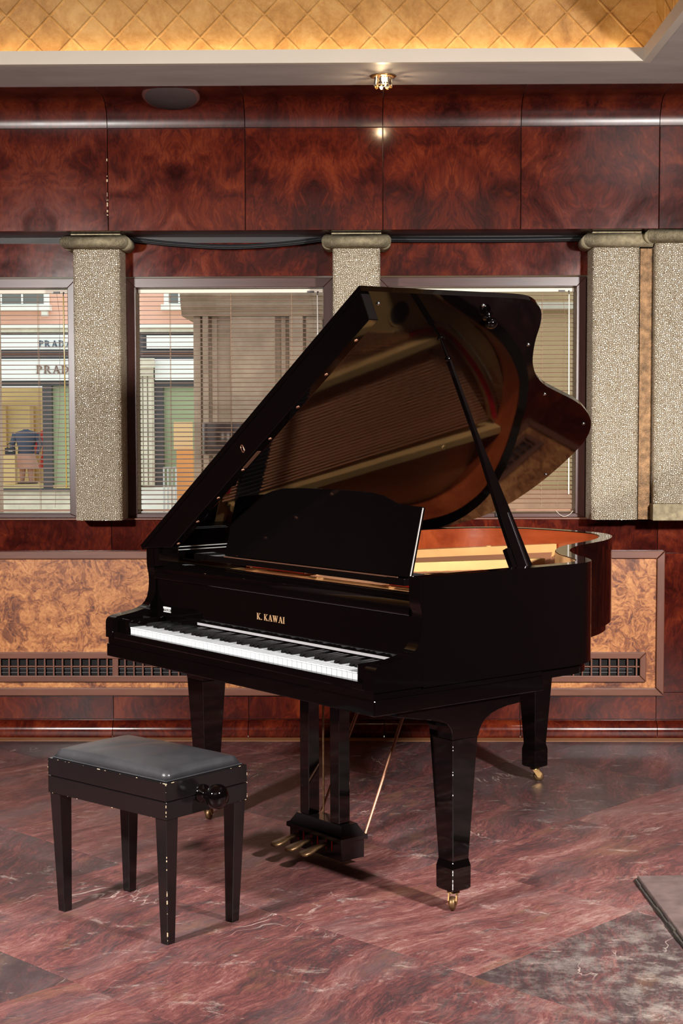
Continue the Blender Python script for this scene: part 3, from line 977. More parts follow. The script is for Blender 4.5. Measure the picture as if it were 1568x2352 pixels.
pl_ = bpy.data.lights.new('lamp_glow', 'POINT'); pl_.energy = 1.6; pl_.color = (1, 0.72, 0.42); pl_.shadow_soft_size = 0.012
plo = bpy.data.objects.new('lamp_glow', pl_); link(plo, lp); plo.location = (0, 0, -0.056)

# ================================================================== the grand piano
TH = -0.8789
piano = empty('grand_piano', (-0.4365, -2.2174, 0), TH)
tag(piano, 'glossy black grand piano with its lid propped open, in the middle of the room', 'piano')
HW = 0.722
ZR = 0.9986          # rim top
ZBOT = 0.686
right = [(0.722, 0.43), (0.722, 0.62), (0.722, 0.772)]
curve = [(0.722, 0.772), (0.717, 0.838), (0.695, 0.897), (0.656, 0.943), (0.600, 0.983), (0.530, 1.024), (0.458, 1.074), (0.393, 1.130),
         (0.330, 1.205), (0.277, 1.292), (0.232, 1.400), (0.187, 1.519), (0.140, 1.611), (0.085, 1.690), (0.030, 1.750), (-0.048, 1.806),
         (-0.140, 1.834), (-0.276, 1.843), (-0.425, 1.829), (-0.562, 1.777), (-0.645, 1.688), (-0.692, 1.585), (-0.715, 1.454), (-0.722, 1.300)]
outline = [(0.722, 0.180)] + right[:-1] + catmull(curve, 4) + [(-0.722, 0.9), (-0.722, 0.5), (-0.722, 0.180)]
inner = offset_line(outline, 0.046)
inner[0] = (0.676, 0.180); inner[-1] = (-0.676, 0.180)

def band(mb, A, B, z0, z1, smooth=True):
    """closed wall between two equal polylines A (outer) and B (inner)"""
    n = len(A)
    for i in range(n-1):
        a0, a1, b0, b1 = A[i], A[i+1], B[i], B[i+1]
        mb.add([(*a0, z0), (*a1, z0), (*a1, z1), (*a0, z1)], [(0, 1, 2, 3)], smooth)
        mb.add([(*b0, z0), (*b1, z0), (*b1, z1), (*b0, z1)], [(3, 2, 1, 0)], smooth)
        mb.add([(*a0, z1), (*a1, z1), (*b1, z1), (*b0, z1)], [(0, 1, 2, 3)], False)
        mb.add([(*a0, z0), (*a1, z0), (*b1, z0), (*b0, z0)], [(3, 2, 1, 0)], False)
    for i in (0, n-1):
        mb.add([(*A[i], z0), (*B[i], z0), (*B[i], z1), (*A[i], z1)], [(0, 1, 2, 3)], False)
    return mb
rim = MB()
band(rim, outline, inner, ZBOT, ZR)
# the two arms sweep down from the rim to the keyboard
arm = [(0.0, 0.690), (0.0, 0.742), (0.002, 0.751), (0.008, 0.758), (0.020, 0.764), (0.040, 0.767), (0.070, 0.771), (0.098, 0.7755),
       (0.125, 0.782), (0.145, 0.791), (0.158, 0.803), (0.167, 0.818), (0.1725, 0.838), (0.175, 0.860), (0.1755, 0.880), (0.174, 0.900),
       (0.170, 0.916), (0.1675, 0.934), (0.167, ZR), (0.1805, ZR), (0.1805, 0.690)]
for s in (-1, 1):
    a, b = (s*0.722, s*0.676)
    rim.prism(arm, min(a, b), max(a, b), 'x', smooth=True)
case = rim.obj('case_rim', BLACK, piano)
weld(case, 30)
bm_ = case.modifiers.new('bevel', 'BEVEL'); bm_.width = 0.0018; bm_.segments = 2; bm_.limit_method = 'ANGLE'; bm_.angle_limit = math.radians(55)
# second, set-back bottom layer of the rim behind the key bed
o2 = offset_line(outline, 0.018); i2 = offset_line(outline, 0.075)
k0 = next(i for i, p in enumerate(outline) if p[1] >= 0.62)
k1 = max(i for i, p in enumerate(outline) if p[1] >= 0.62)
mb = MB(); band(mb, o2[k0:k1+1], i2[k0:k1+1], 0.655, ZBOT)
weld(mb.obj('rim_lower_layer', BLACK, piano), 30)
# inner veneer faces
def inner_strip(name, mat, f0, f1, zlo, zhi):
    L = offset_line(outline, 0.0467); L[0] = (0.6753, 0.182); L[-1] = (-0.6753, 0.182)
    L2 = offset_line(outline, 0.0495); L2[0] = (0.672, 0.182); L2[-1] = (-0.672, 0.182)
    n = len(L); a, b = int(f0*n), max(int(f1*n), 2)
    mb = MB(); band(mb, L[a:b], L2[a:b], zlo, zhi); return weld(mb.obj(name, mat, piano), 30)
n_ = len(outline)
inner_strip('bentside_lining', MAPLE, 0.0, 0.40, 0.84, ZR-0.003)
nf = sum(1 for p in outline if not (p[0] < -0.7 and p[1] < 1.2))
vl_ = inner_strip('spine_lining', VENEER, 0.40-1.0/n_, (nf+1)/n_, 0.84, ZR-0.003)
MB().box((-0.6755, 0.56, 0.84), (-0.6725, 1.299, ZR-0.003)).obj('spine_lining', VENEER, piano)
MB().box((-0.6755, 0.181, 0.84), (-0.6730, 0.5595, ZR-0.003)).obj('spine_lining', BLACK, piano)
MB().box((-0.6755, 0.1685, 0.930), (-0.643, 0.250, ZR-0.003), 0.002).obj('rim_end_block', BLACK, piano)
for z in (0.979, 0.990):
    MB().box((-0.6728, 0.252, z), (-0.650, 0.490, z+0.0065), 0.001).obj('desk_rail', BLACK, piano)
    MB().box((-0.6505, 0.252, z+0.0015), (-0.6495, 0.490, z+0.0045)).obj('rail_edge', GREYM, piano)

# bottom: key bed, bead and beams
mb = MB()
mb.box((-0.720, 0.002, 0.624), (0.720, 0.668, 0.668), 0.003)
mb.obj('key_bed', BLACK, piano)
mb = MB(); mb.box((-0.714, 0.006, 0.6685), (0.714, 0.664, 0.6895)); mb.obj('bed_bead', BLACK, piano)
mb = MB(); mb.prism([(0.16, 0.70), (-0.10, 1.70), (-0.16, 1.70), (0.06, 0.70)], 0.66, 0.74, 'z')
mb.prism([(-0.30, 0.70), (-0.30, 1.74), (-0.37, 1.74), (-0.37, 0.70)], 0.66, 0.74, 'z')
mb.obj('back_brace', BLACK, piano)
MB().prism([(p[0], max(p[1], 0.26)) for p in offset_line(outline, 0.05)], 0.845, 0.852, 'z').obj('soundboard', SPRUCE, piano)
# key slip, cheek blocks
MB().box((-0.6755, 0.001, 0.690), (0.6755, 0.026, 0.713), 0.004).obj('key_slip', BLACK, piano)
for s in (-1, 1):
    a, b = s*0.6155, s*0.6755
    MB().box((min(a, b), 0.0265, 0.690), (max(a, b), 0.1745, 0.7575), 0.004).obj('cheek_block', BLACK, piano)
MB().box((-0.6150, 0.032, 0.6898), (0.6150, 0.178, 0.7085)).obj('key_frame', BLK, piano)

# keys
KW = 1.223/52
wk = MB(); g_ = 0.00055
wk.box((-KW/2+g_, 0.0310, 0.7275), (KW/2-g_, 0.1780, 0.7325), 0.0012)
wk.box((-KW/2+g_, 0.0330, 0.7090), (KW/2-g_, 0.1770, 0.7278))
WKM = wk.mesh('white_key', IVORY)
bk = MB()
bk.loft([[(-0.0055, 0.082, 0.7328), (0.0055, 0.082, 0.7328), (0.0055, 0.1775, 0.7328), (-0.0055, 0.1775, 0.7328)],
         [(-0.0050, 0.0835, 0.7385), (0.0050, 0.0835, 0.7385), (0.0050, 0.1775, 0.7385), (-0.0050, 0.1775, 0.7385)],
         [(-0.0040, 0.090, 0.7445), (0.0040, 0.090, 0.7445), (0.0040, 0.1775, 0.7445), (-0.0040, 0.1775, 0.7445)]])
BKM = bk.mesh('black_key', EBONY)
for i in range(52):
    x = -0.6115 + KW*(i+0.5)
    inst(WKM, 'white_key', piano, (x, 0, random.uniform(-0.0002, 0.0002)))
    if i < 51 and (i % 7) in (0, 2, 3, 5, 6):
        inst(BKM, 'black_key', piano, (x+KW/2, 0, 0))

MB().box((-0.42, 0.1786, 0.7470), (0.6145, 0.1799, 0.7553)).obj('key_felt', plain('pale_felt', (0.30, 0.29, 0.30), 0.9), piano)

# fallboard: upright face with a rolled nose on top
fb = empty('fallboard', (0, 0, 0), 0, piano)
MB().box((-0.6745, 0.180, 0.7350), (0.6745, 0.196, 0.888), 0.001).obj('fallboard_face', BLACK, fb)
nose = [(0.196, 0.885), (0.172, 0.885), (0.169, 0.8865)]
for k in range(0, 15):
    t = k/14*PI/2; nose.append((0.235-0.0675*math.cos(t), 0.890+0.053*math.sin(t)))
nose += [(0.241, 0.940), (0.242, 0.936), (0.242, 0.925), (0.22, 0.920), (0.196, 0.905)]
fo = MB().prism(nose, -0.6745, 0.6745, 'x', smooth=True).obj('fallboard_nose', BLACK, fb)
m = fo.modifiers.new('edge', 'EDGE_SPLIT'); m.split_angle = math.radians(35)
# maker's lettering, inlaid brass
Lw, LS = serif_text('K.', 0.0205, 0.10)
tot, all_ = serif_text('K. KAWAI', 0.0205, 0.115)
lt = MB()
sc_ = 0.152/tot
for polys in all_:
    for P in polys: lt.prism([(-0.076+p[0]*sc_, 0.801+p[1]) for p in P], 0.1788, 0.1801, 'y')
tag(lt.obj('maker_lettering', LETTER, fb), 'brass letters K. KAWAI')
# dealer's plate at the left end
def txt(body, size, name):
    c = bpy.data.curves.new(name, 'FONT'); c.body = body; c.size = size; c.align_x = 'CENTER'
    o = bpy.data.objects.new(name, c); COL.objects.link(o)
    dg = bpy.context.evaluated_depsgraph_get(); dg.update()
    me = bpy.data.meshes.new_from_object(o.evaluated_get(dg))
    COL.objects.unlink(o); bpy.data.objects.remove(o)
    return me
def put_txt(body, size, sx, mat, parent, name, loc, rot):
    me = txt(body, size, name)
    me.materials.clear(); me.materials.append(mat)
    o = bpy.data.objects.new(name, me); o.location = loc; o.rotation_euler = rot; o.scale = (sx, 1, 1)
    return link(o, parent)
dp = MB().box((-0.6335, 0.1786, 0.7710), (-0.5835, 0.1799, 0.7905)).obj('dealer_plate', BLK, fb)
mb = MB(); mb.box((-0.6325, 0.1780, 0.7835), (-0.5845, 0.1785, 0.7898)); mb.box((-0.6325, 0.1780, 0.7715), (-0.5845, 0.1785, 0.7735))
mb.obj('plate_print', WHITELET, fb)
put_txt('PIANOFORTI', 0.0062, 1.15, BLK, fb, 'plate_print', (-0.6085, 0.17785, 0.7846), (PI/2, 0, 0))
put_txt('TOLIN', 0.0112, 1.25, WHITELET, fb, 'plate_print', (-0.6085, 0.1783, 0.7746), (PI/2, 0, 0))

# iron plate, bars and strings
hitch = catmull([(0.640, 0.58), (0.550, 0.70), (0.400, 0.79), (0.240, 0.87), (0.090, 0.935), (0.000, 0.985), (0.020, 1.08), (0.075, 1.25), (0.085, 1.36),
                 (0.046, 1.440), (-0.030, 1.550), (-0.107, 1.640), (-0.190, 1.715), (-0.270, 1.765)], 5)
outr = catmull([(0.670, 0.60), (0.655, 0.83), (0.615, 0.915), (0.520, 0.975), (0.400, 1.070), (0.290, 1.190), (0.215, 1.330), (0.160, 1.460),
                (0.090, 1.590), (0.005, 1.695), (-0.110, 1.775), (-0.200, 1.790), (-0.296, 1.800)], 5)
hitch = resample(hitch, 40); outr = resample(outr, 40)
pl = MB()
ZP = 0.900
for i in range(39):
    pl.add([(*hitch[i], ZP), (*hitch[i+1], ZP), (*outr[i+1], ZP), (*outr[i], ZP)], [(0, 1, 2, 3)])
    pl.add([(*hitch[i], ZP), (*hitch[i+1], ZP), (*hitch[i+1], ZP-0.02), (*hitch[i], ZP-0.02)], [(3, 2, 1, 0)])
pl.box((-0.672, 0.26, ZP-0.014), (0.672, 0.545, ZP))
def bar(mb, p, q, w, z0, z1):
    p = Vector((*p, 0)); q = Vector((*q, 0)); d = (q-p).normalized(); s = Vector((-d.y, d.x, 0))*w/2
    mb.loft([[tuple((a+e*s)[:2]) + (z,) for a, e in ((p, 1), (p, -1), (q, -1), (q, 1))] for z in (z0, z1)])
bar(pl, (-0.605, 0.535), (-0.300, 1.790), 0.028, 0.872, 0.945)      # bass edge bar
bar(pl, (-0.230, 0.535), (0.075, 1.335), 0.030, 0.876, 0.940)       # tenor bar
bar(pl, (0.150, 0.535), (0.255, 0.885), 0.026, 0.880, 0.936)        # treble bar
bar(pl, (0.420, 0.535), (0.475, 0.775), 0.024, 0.880, 0.932)
pl.obj('iron_plate', GOLD, piano)
mb = MB()
mb.lathe([(0.046, 0.8985), (0.050, 0.9005), (0.056, 0.9015), (0.058, 0.8990)], 28, Matrix.Translation((0.158, 1.135, 0)))
mb.obj('plate_ring', GOLD, piano)
MB().lathe([(0.045, 0.8988), (0.044, 0.9008)], 28, Matrix.Translation((0.158, 1.135, 0))).obj('plate_hole', DARKVOID, piano)
mb = MB(); mb.lathe([(0.012, 0.90), (0.012, 0.945), (0.009, 0.948)], 12, Matrix.Translation((-0.375, 1.50, 0)))
mb.obj('plate_boss', GOLD, piano)
# tuning pins and hitch pins
mb = MB()
for r_ in range(4):
    for k in range(54):
        u = -0.62+1.24*k/53 + 0.006*r_
        if any(abs(u-c) < 0.02 for c in (-0.60, -0.235, 0.145, 0.42)): continue
        v = 0.282 + 0.02*r_
        mb.tube([(u, v, ZP), (u, v, ZP+0.022)], 0.0032, 6)
tag(mb.obj('tuning_pins', STEEL, piano), kind='stuff')
mb = MB()
hp = resample([p for p in offset_line(hitch[20:], -0.045)], 46)
for k, p in enumerate(hp[3:-1]):
    if k % 7 == 6: continue
    mb.tube([(p[0], p[1], ZP), (p[0], p[1], ZP+0.014)], 0.0038, 6)
tag(mb.obj('hitch_pins', CHROME, piano), kind='stuff')
# felt along the hitch curve
mb = MB()
fl_o = offset_line(hitch, -0.022); fl_i = offset_line(hitch, -0.006)
band(mb, fl_o[23:], fl_i[23:], ZP, ZP+0.012)
mb.obj('hitch_felt', FELT, piano)
mb = MB(); mb.box((0.20, 0.50, 0.912), (0.40, 0.522, 0.922)); mb.box((-0.55, 0.50, 0.912), (-0.25, 0.522, 0.922)); mb.obj('string_felt', FELT, piano)
# bridges
br = offset_line(hitch, 0.075)
mb = MB(); band(mb, offset_line(br, -0.010)[27:], offset_line(br, 0.010)[27:], 0.852, 0.893); mb.obj('bridge', MAPLE, piano)
# strings
mb = MB()
hh = hitch
for k in range(72):
    f = k/71
    p0 = (-0.21+0.83*f, 0.50)
    fr = (1-f)**1.0*36+1; i0 = int(fr); i1 = min(39, i0+1); fr -= i0
    q = (hh[i0][0]+(hh[i1][0]-hh[i0][0])*fr, hh[i0][1]+(hh[i1][1]-hh[i0][1])*fr)
    mb.tube([(*p0, 0.908), (*q, 0.906)], 0.0016, 4, caps=False)
tag(mb.obj('steel_strings', STRING, piano), kind='stuff')
mb = MB()
for k in range(28):
    f = k/27
    p0 = (-0.585+0.34*f, 0.50)
    p1 = (-0.262+0.315*f, 1.735-0.345*f)
    mb.tube([(*p0, 0.916), (*p1, 0.914)], 0.0027, 5, caps=False)
tag(mb.obj('bass_strings', COPSTR, piano), kind='stuff')
# damper heads
DMP = MB(); DMP.box((-0.006, -0.05, 0.918), (0.006, 0.05, 0.936), 0.002); DMP.box((-0.0055, -0.045, 0.910), (0.0055, 0.045, 0.9178)); DMPM = DMP.mesh('damper', BLK)
for k in range(60):
    u = -0.57+0.017*k
    inst(DMPM, 'damper', piano, (u, 0.60 + 0.0*k, 0.001), (0, 0, -0.25+0.2*k/60))

# music desk and the shelf it slides on
mb = MB(); mb.box((-0.512, 0.270, 0.9535), (0.455, 0.345, 0.9725), 0.002); mb.obj('desk_shelf', BLACKDESK, piano)
for a, b in ((-0.575, -0.5125), (0.4555, 0.540)):
    MB().box((a, 0.268, 0.9520), (b, 0.350, 0.9740), 0.003).obj('shelf_end', BLACKDESK, piano)
for s in (-1, 1):
    a, b = s*0.56, s*0.671
    MB().box((min(a, b), 0.275, 0.9475), (max(a, b), 0.46, 0.9517)).obj('shelf_runner', BLACKDESK, piano)
MB().box((-0.40, 0.2735, 0.9727), (0.50, 0.2790, 0.9755)).obj('desk_hinge', COPPER, piano)
n_up = Vector((0, 0.051, 0.206)).normalized(); n_fr = Vector((0, -0.206, 0.051)).normalized()
prof = [(-0.415, 0.0), (-0.415, 0.19), (-0.405, 0.205), (-0.34, 0.213), (-0.255, 0.220), (-0.215, 0.232), (-0.16, 0.243), (-0.06, 0.248), (0.07, 0.250),
        (0.20, 0.249), (0.30, 0.246), (0.35, 0.240), (0.395, 0.226), (0.43, 0.217), (0.50, 0.213), (0.540, 0.212), (0.540, 0.0)]
dk = MB()
P0 = Vector((0, 0.288, 0.9765))
fr_ = [P0 + Vector((1, 0, 0))*u + n_up*l for u, l in prof]
bk_ = [p - n_fr*0.013 for p in fr_]
nn = len(prof)
dk.add(fr_+bk_, [tuple(range(nn)), tuple(range(nn, 2*nn))[::-1]] + [(i, (i+1) % nn, nn+(i+1) % nn, nn+i) for i in range(nn)])
dk.obj('music_desk', BLACKDESK, piano, None, 0.0015)
MB().add([P0+Vector((0.5402, 0, 0))+n_up*0.004-n_fr*0.001, P0+Vector((0.5402, 0, 0))+n_up*0.209-n_fr*0.001, P0+Vector((0.5402, 0, 0))+n_up*0.209-n_fr*0.005, P0+Vector((0.5402, 0, 0))+n_up*0.004-n_fr*0.005,
          P0+Vector((0.541, 0, 0))+n_up*0.004-n_fr*0.001, P0+Vector((0.541, 0, 0))+n_up*0.209-n_fr*0.001, P0+Vector((0.541, 0, 0))+n_up*0.209-n_fr*0.005, P0+Vector((0.541, 0, 0))+n_up*0.004-n_fr*0.005],
         [(0,1,2,3),(4,5,6,7),(0,1,5,4),(1,2,6,5),(2,3,7,6),(3,0,4,7)]).obj('desk_edge', plain('pale_desk_edge', (0.33, 0.31, 0.30), 0.4), piano)

# the lid, raised about the straight left side
AL = math.radians(34.25)
LT = Vector((math.cos(AL), 0, math.sin(AL))); LN = Vector((-math.sin(AL), 0, math.cos(AL)))
LO = Vector((-0.722, 0, ZR+0.002))
def LP(t, v, h=0.0): return LO + LT*t + Vector((0, v, 0)) + LN*h
lid_c = [(0.741, 0.700), (0.742, 0.772), (0.736, 0.838), (0.711, 0.897), (0.672, 0.943), (0.614, 0.986), (0.542, 1.028), (0.470, 1.078), (0.407, 1.130),
         (0.340, 1.205), (0.287, 1.292), (0.243, 1.400), (0.197, 1.519), (0.150, 1.616), (0.095, 1.698), (0.039, 1.761), (-0.043, 1.818), (-0.137, 1.846),
         (-0.276, 1.855), (-0.425, 1.841), (-0.569, 1.789), (-0.652, 1.697), (-0.699, 1.590), (-0.722, 1.454), (-0.731, 1.300)]
lid_o = [(0.731, 0.152), (0.735, 0.430)] + catmull(lid_c, 4) + [(-0.733, 0.9), (-0.735, 0.152)]
lid = empty('lid', (0, 0, 0), 0, piano)
mb = MB()
lo_ = [LP(u+0.722, v, -0.012) for u, v in lid_o]; hi_ = [LP(u+0.722, v, 0.007) for u, v in lid_o]
nn = len(lid_o)
mb.add(lo_, [tuple(range(nn))]); mb.add(hi_, [tuple(range(nn))[::-1]])
for i in range(nn):
    j = (i+1) % nn
    mb.add([lo_[i], lo_[j], hi_[j], hi_[i]], [(0, 1, 2, 3)], True)
lb = mb.obj('lid_board', BLACK, lid); weld(lb, 40)
# front lip under the leading edge
mb = MB()
a, b = 0.0, 1.445
mb.add([LP(a, 0.153, -0.0122), LP(b, 0.153, -0.0122), LP(b, 0.188, -0.0122), LP(a, 0.188, -0.0122),
        LP(a+0.152, 0.153, -0.100), LP(b-0.012, 0.153, -0.100), LP(b-0.012, 0.188, -0.100), LP(a+0.152, 0.188, -0.100)],
       [(0,1,2,3),(4,5,6,7),(0,1,5,4),(1,2,6,5),(2,3,7,6),(3,0,4,7)])
mb.obj('lid_lip', BLACK, lid, None, 0.002)
def on_lid(name, prof, mat, t, v, h=0.0, parent=lid):
    """small turned fitting standing on the under-face"""
    M_ = Matrix.Translation(LP(t, v, h-0.012 if h == 0 else h)) @ (-LN).to_track_quat('Z', 'Y').to_matrix().to_4x4()
    return MB().lathe(prof, 16, M_).obj(name, mat, parent)
BTN = [(0.0065, 0.0003), (0.0065, 0.002), (0.005, 0.004), (0.002, 0.0048)]
for u, v in ((0.679, 0.251), (0.699, 0.662), (0.513, 1.017), (0.232, 1.339), (0.042, 1.715), (-0.321, 1.825)):
    on_lid('lid_button', BTN, STEEL, u+0.722, v)
on_lid('lid_knob', [(0.018, 0.0003), (0.018, 0.003), (0.010, 0.007), (0.010, 0.012), (0.018, 0.018), (0.0205, 0.027), (0.018, 0.036), (0.010, 0.042), (0.002, 0.044)], BLACK, 0.647+0.722, 0.724)
for t in (0.175, 0.32, 0.47, 0.64, 0.82, 0.995, 1.165, 1.335):
    on_lid('lip_screw', [(0.006, 0.0003), (0.006, 0.0015), (0.003, 0.0025)], COPPER, t, 0.171, -0.100)
# lock plate on the lip's under edge and keyhole on its face
M_ = Matrix.Translation(LP(0.70, 0.171, -0.1002)) @ Matrix(((LT.x, 0, -LN.x), (0, 1, 0), (LT.z, 0, -LN.z))).to_4x4()
MB().box((-0.048, -0.007, 0.0), (0.048, 0.007, 0.0012), 0, M_).obj('lock_plate', COPPER, lid)
M_ = Matrix.Translation(LP(0.70, 0.1525, -0.060)) @ Matrix(((LT.x, 0, LN.x), (0, 1, 0), (LT.z, 0, LN.z))).to_4x4()
key = []
for k in range(17):
    t = 2*PI*k/16; key.append((0.0065*math.cos(t), -0.0006, 0.008+0.0065*math.sin(t) - (0.012 if math.sin(t) < -0.3 else 0)))
MB().tube(key, 0.0016, 6, False, M_).obj('keyhole', COPPER, lid)
# hinges on the spine
for v in (0.32, 0.95, 1.35):
    MB().tube([(-0.7285, v-0.04, ZR+0.004), (-0.7285, v+0.04, ZR+0.004)], 0.005, 8).obj('lid_hinge', BRASS, lid)

# prop stick
pr = empty('lid_prop', (0, 0, 0), 0, piano)
PB = Vector((0.655, 0.668, 0.945)); PT = LP(0.526+0.722, 0.616, -0.014)
ax = (PT-PB); PLn = ax.length; ax.normalize()
# board lies in the plane facing the player's right
sv = Vector((0, 1, 0)); sv = (sv - ax*sv.dot(ax)).normalized(); tv = ax.cross(sv).normalized()
def PP(l, s, t=0.0): return PB + ax*l + sv*s + tv*t
def slab(mb, secs, th):
    """secs: list of (l, s0, s1)"""
    mb.loft([[PP(l, s0, -th/2), PP(l, s1, -th/2), PP(l, s1, th/2), PP(l, s0, th/2)] for l, s0, s1 in secs])
mb = MB()
slab(mb, [(0.0, -0.030, 0.030), (0.03, -0.033, 0.034), (0.20, -0.026, 0.026), (0.33, -0.018, 0.017), (0.44, -0.011, 0.009), (0.50, -0.008, 0.006), (PLn-0.075, -0.006, 0.005)], 0.017)
mb.obj('prop_stick', BLACK, pr, None, 0.002)
mb = MB(); slab(mb, [(0.01, 0.005, 0.013), (0.225, 0.005, 0.013)], 0.0225); mb.obj('short_prop', BLACK2, pr, None, 0.001)
mb = MB(); slab(mb, [(-0.01, -0.052, -0.036), (0.115, -0.052, -0.036)], 0.020); mb.obj('prop_stop', BLACK, pr, None, 0.002)
MB().tube([PP(PLn-0.078, -0.0005), PP(PLn-0.072, -0.0005), PP(PLn-0.066, -0.0005), PP(PLn-0.062, -0.0005)], [0.007, 0.011, 0.011, 0.006], 14).obj('prop_collar', BLACK, pr)
MB().tube([PP(PLn-0.062, -0.0005), PP(PLn-0.004, -0.0005)], [0.0055, 0.0045], 10).obj('prop_tip', BLACK, pr)
on_lid('prop_cup', [(0.013, 0.0003), (0.013, 0.003), (0.009, 0.006)], BLACK, 0.526+0.722, 0.616)
MB().box((0.635, 0.60, 0.905), (0.672, 0.735, 0.944), 0.003).obj('prop_block', BLACK, piano)

# legs
def sq(h, z, cx, cy): return [(cx-h, cy-h, z), (cx+h, cy-h, z), (cx+h, cy+h, z), (cx-h, cy+h, z)]
def leg(cx, cy, ztop, htop, name='leg'):
    mb = MB()
    mb.loft([sq(htop, ztop, cx, cy), sq(0.0315, 0.152, cx, cy), sq(0.0365, 0.130, cx, cy), sq(0.0360, 0.066, cx, cy), sq(0.031, 0.0605, cx, cy)])
    return mb.obj(name, BLACK, piano, None, 0.0018)
def caster(parent, cx, cy, a):
    M_ = Matrix.Translation((cx, cy, 0)) @ Matrix.Rotation(a, 4, 'Z')
    mb = MB()
    mb.lathe([(0.014, 0.0605), (0.014, 0.055), (0.019, 0.053), (0.019, 0.049)], 14, M_)
    for s in (-1, 1): mb.prism([(-0.012, 0.050), (0.014, 0.050), (0.026, 0.030), (0.020, 0.016), (0.010, 0.018)], s*0.0115-0.002, s*0.0115+0.002, 'y', M_)
    mb.obj('caster_fork', BRASS, parent)
    M2 = M_ @ Matrix.Translation((0.016, 0, 0.0205)) @ Matrix.Rotation(PI/2, 4, 'X')
    MB().lathe([(0.006, -0.0085), (0.017, -0.0085), (0.0205, -0.005), (0.0205, 0.005), (0.017, 0.0085), (0.006, 0.0085)], 22, M2).obj('caster_wheel', BRASSDK, parent)
brk = [(0.105, 0.6235), (0.105, 0.608), (0.160, 0.598), (0.195, 0.590), (0.225, 0.587), (0.250, 0.583), (0.274, 0.576), (0.295, 0.564), (0.308, 0.550), (0.314, 0.535), (0.316, 0.515)]
brk2 = [(0.418, 0.515), (0.422, 0.530), (0.432, 0.548), (0.448, 0.563), (0.470, 0.575), (0.500, 0.584), (0.536, 0.590), (0.590, 0.594), (0.590, 0.6235)]
for s in (1, -1):
    L_ = leg(s*0.648, 0.366, 0.5148, 0.0495)
    if s > 0: L_['label'] = 'right front leg with chipped corner edge'
    MB().prism(brk+brk2, s*0.648-0.050, s*0.648+0.050, 'x').obj('leg_bracket', BLACK, L_, None, 0.0015)
    caster(L_, s*0.648, 0.366, {1: -0.9, -1: 2.2}[s])
L_ = leg(-0.325, 1.710, 0.685, 0.064)
caster(L_, -0.325, 1.710, 0.95)
# pale chips along the near front leg corner
mb = MB(); rr = random.Random(5)
for k in range(16):
    z = rr.choice([rr.uniform(0.07, 0.15), rr.uniform(0.3, 0.5)]); f = (z-0.152)/(0.515-0.152)
    h = 0.0365 if z < 0.15 else 0.0315+(0.0495-0.0315)*f
    l = rr.uniform(0.002, 0.008); w = rr.uniform(0.0006, 0.0014)
    mb.box((0.648+h-w-0.0004, 0.366-h-0.0006+0.0004, z), (0.648+h+0.0002, 0.366-h+w, z+l))
tag(mb.obj('paint_chips', WHITELET, piano), kind='stuff')

# pedal lyre
ly = empty('pedal_lyre', (0, 0, 0), 0, piano)
for u in (-0.080, 0.080):
    MB().box((u-0.0235, 0.371, 0.1365), (u+0.0235, 0.416, 0.6235), 0.002).obj('lyre_post', BLACK, ly)
mb = MB()
mb.loft([[(-0.146, 0.345, 0.087), (0.146, 0.345, 0.087), (0.146, 0.456, 0.087), (-0.146, 0.456, 0.087)],
         [(-0.146, 0.345, 0.101), (0.146, 0.345, 0.101), (0.146, 0.456, 0.101), (-0.146, 0.456, 0.101)],
         [(-0.136, 0.353, 0.106), (0.136, 0.353, 0.106), (0.136, 0.448, 0.106), (-0.136, 0.448, 0.106)],
         [(-0.121, 0.365, 0.130), (0.121, 0.365, 0.130), (0.121, 0.436, 0.130), (-0.121, 0.436, 0.130)],
         [(-0.118, 0.367, 0.136), (0.118, 0.367, 0.136), (0.118, 0.434, 0.136), (-0.118, 0.434, 0.136)]])
mb.obj('lyre_cap', BLACK2, ly, None, 0.001)
MB().box((-0.137, 0.3535, 0.026), (0.137, 0.448, 0.0865), 0.0015).obj('lyre_box', BLACK2, ly)
for u in (-0.075, 0.0, 0.075):
    pd = MB()
    secs = []
    for v, hw, z in ((0.353, 0.0085, 0.073), (0.325, 0.009, 0.073), (0.300, 0.012, 0.070), (0.280, 0.018, 0.065), (0.262, 0.021, 0.061), (0.247, 0.0195, 0.058), (0.238, 0.013, 0.057), (0.235, 0.005, 0.057)):
        secs.append([(u-hw, v, z-0.005), (u+hw, v, z-0.005), (u+hw*0.9, v, z+0.004), (u-hw*0.9, v, z+0.004)])
    pd.loft(secs, True)
    po = pd.obj('pedal', BRASSDK, ly)
    mb = MB()
    for a, b in (((u-0.016, 0.052), (u-0.0125, 0.092)), ((u+0.0125, 0.052), (u+0.016, 0.092)), ((u-0.0125, 0.0885), (u+0.0125, 0.092))):
        mb.box((a[0], 0.3512, a[1]), (b[0], 0.3533, b[1]))
    mb.obj('pedal_bushing', REDTRIM, ly)
    MB().box((u-0.0122, 0.3522, 0.052), (u+0.0122, 0.3534, 0.0884)).obj('pedal_slot', DARKVOID, ly)
for u, v in ((-0.050, 0.428), (0.045, 0.428)):
    MB().tube([(u, v, 0.1365), (u, v, 0.6235)], 0.0036, 8).obj('lyre_rod', BRASSDK, ly)
for p, q in (((0.140, 0.446, 0.092), (0.034, 0.80, 0.655)), ((-0.106, 0.460, 0.118), (-0.186, 0.80, 0.655))):
    p = Vector(p); q = Vector(q)
    MB().tube([p, p+(q-p)*0.7, q], [0.0042, 0.0058, 0.0062], 8).obj('lyre_brace', COPPERROD, ly)

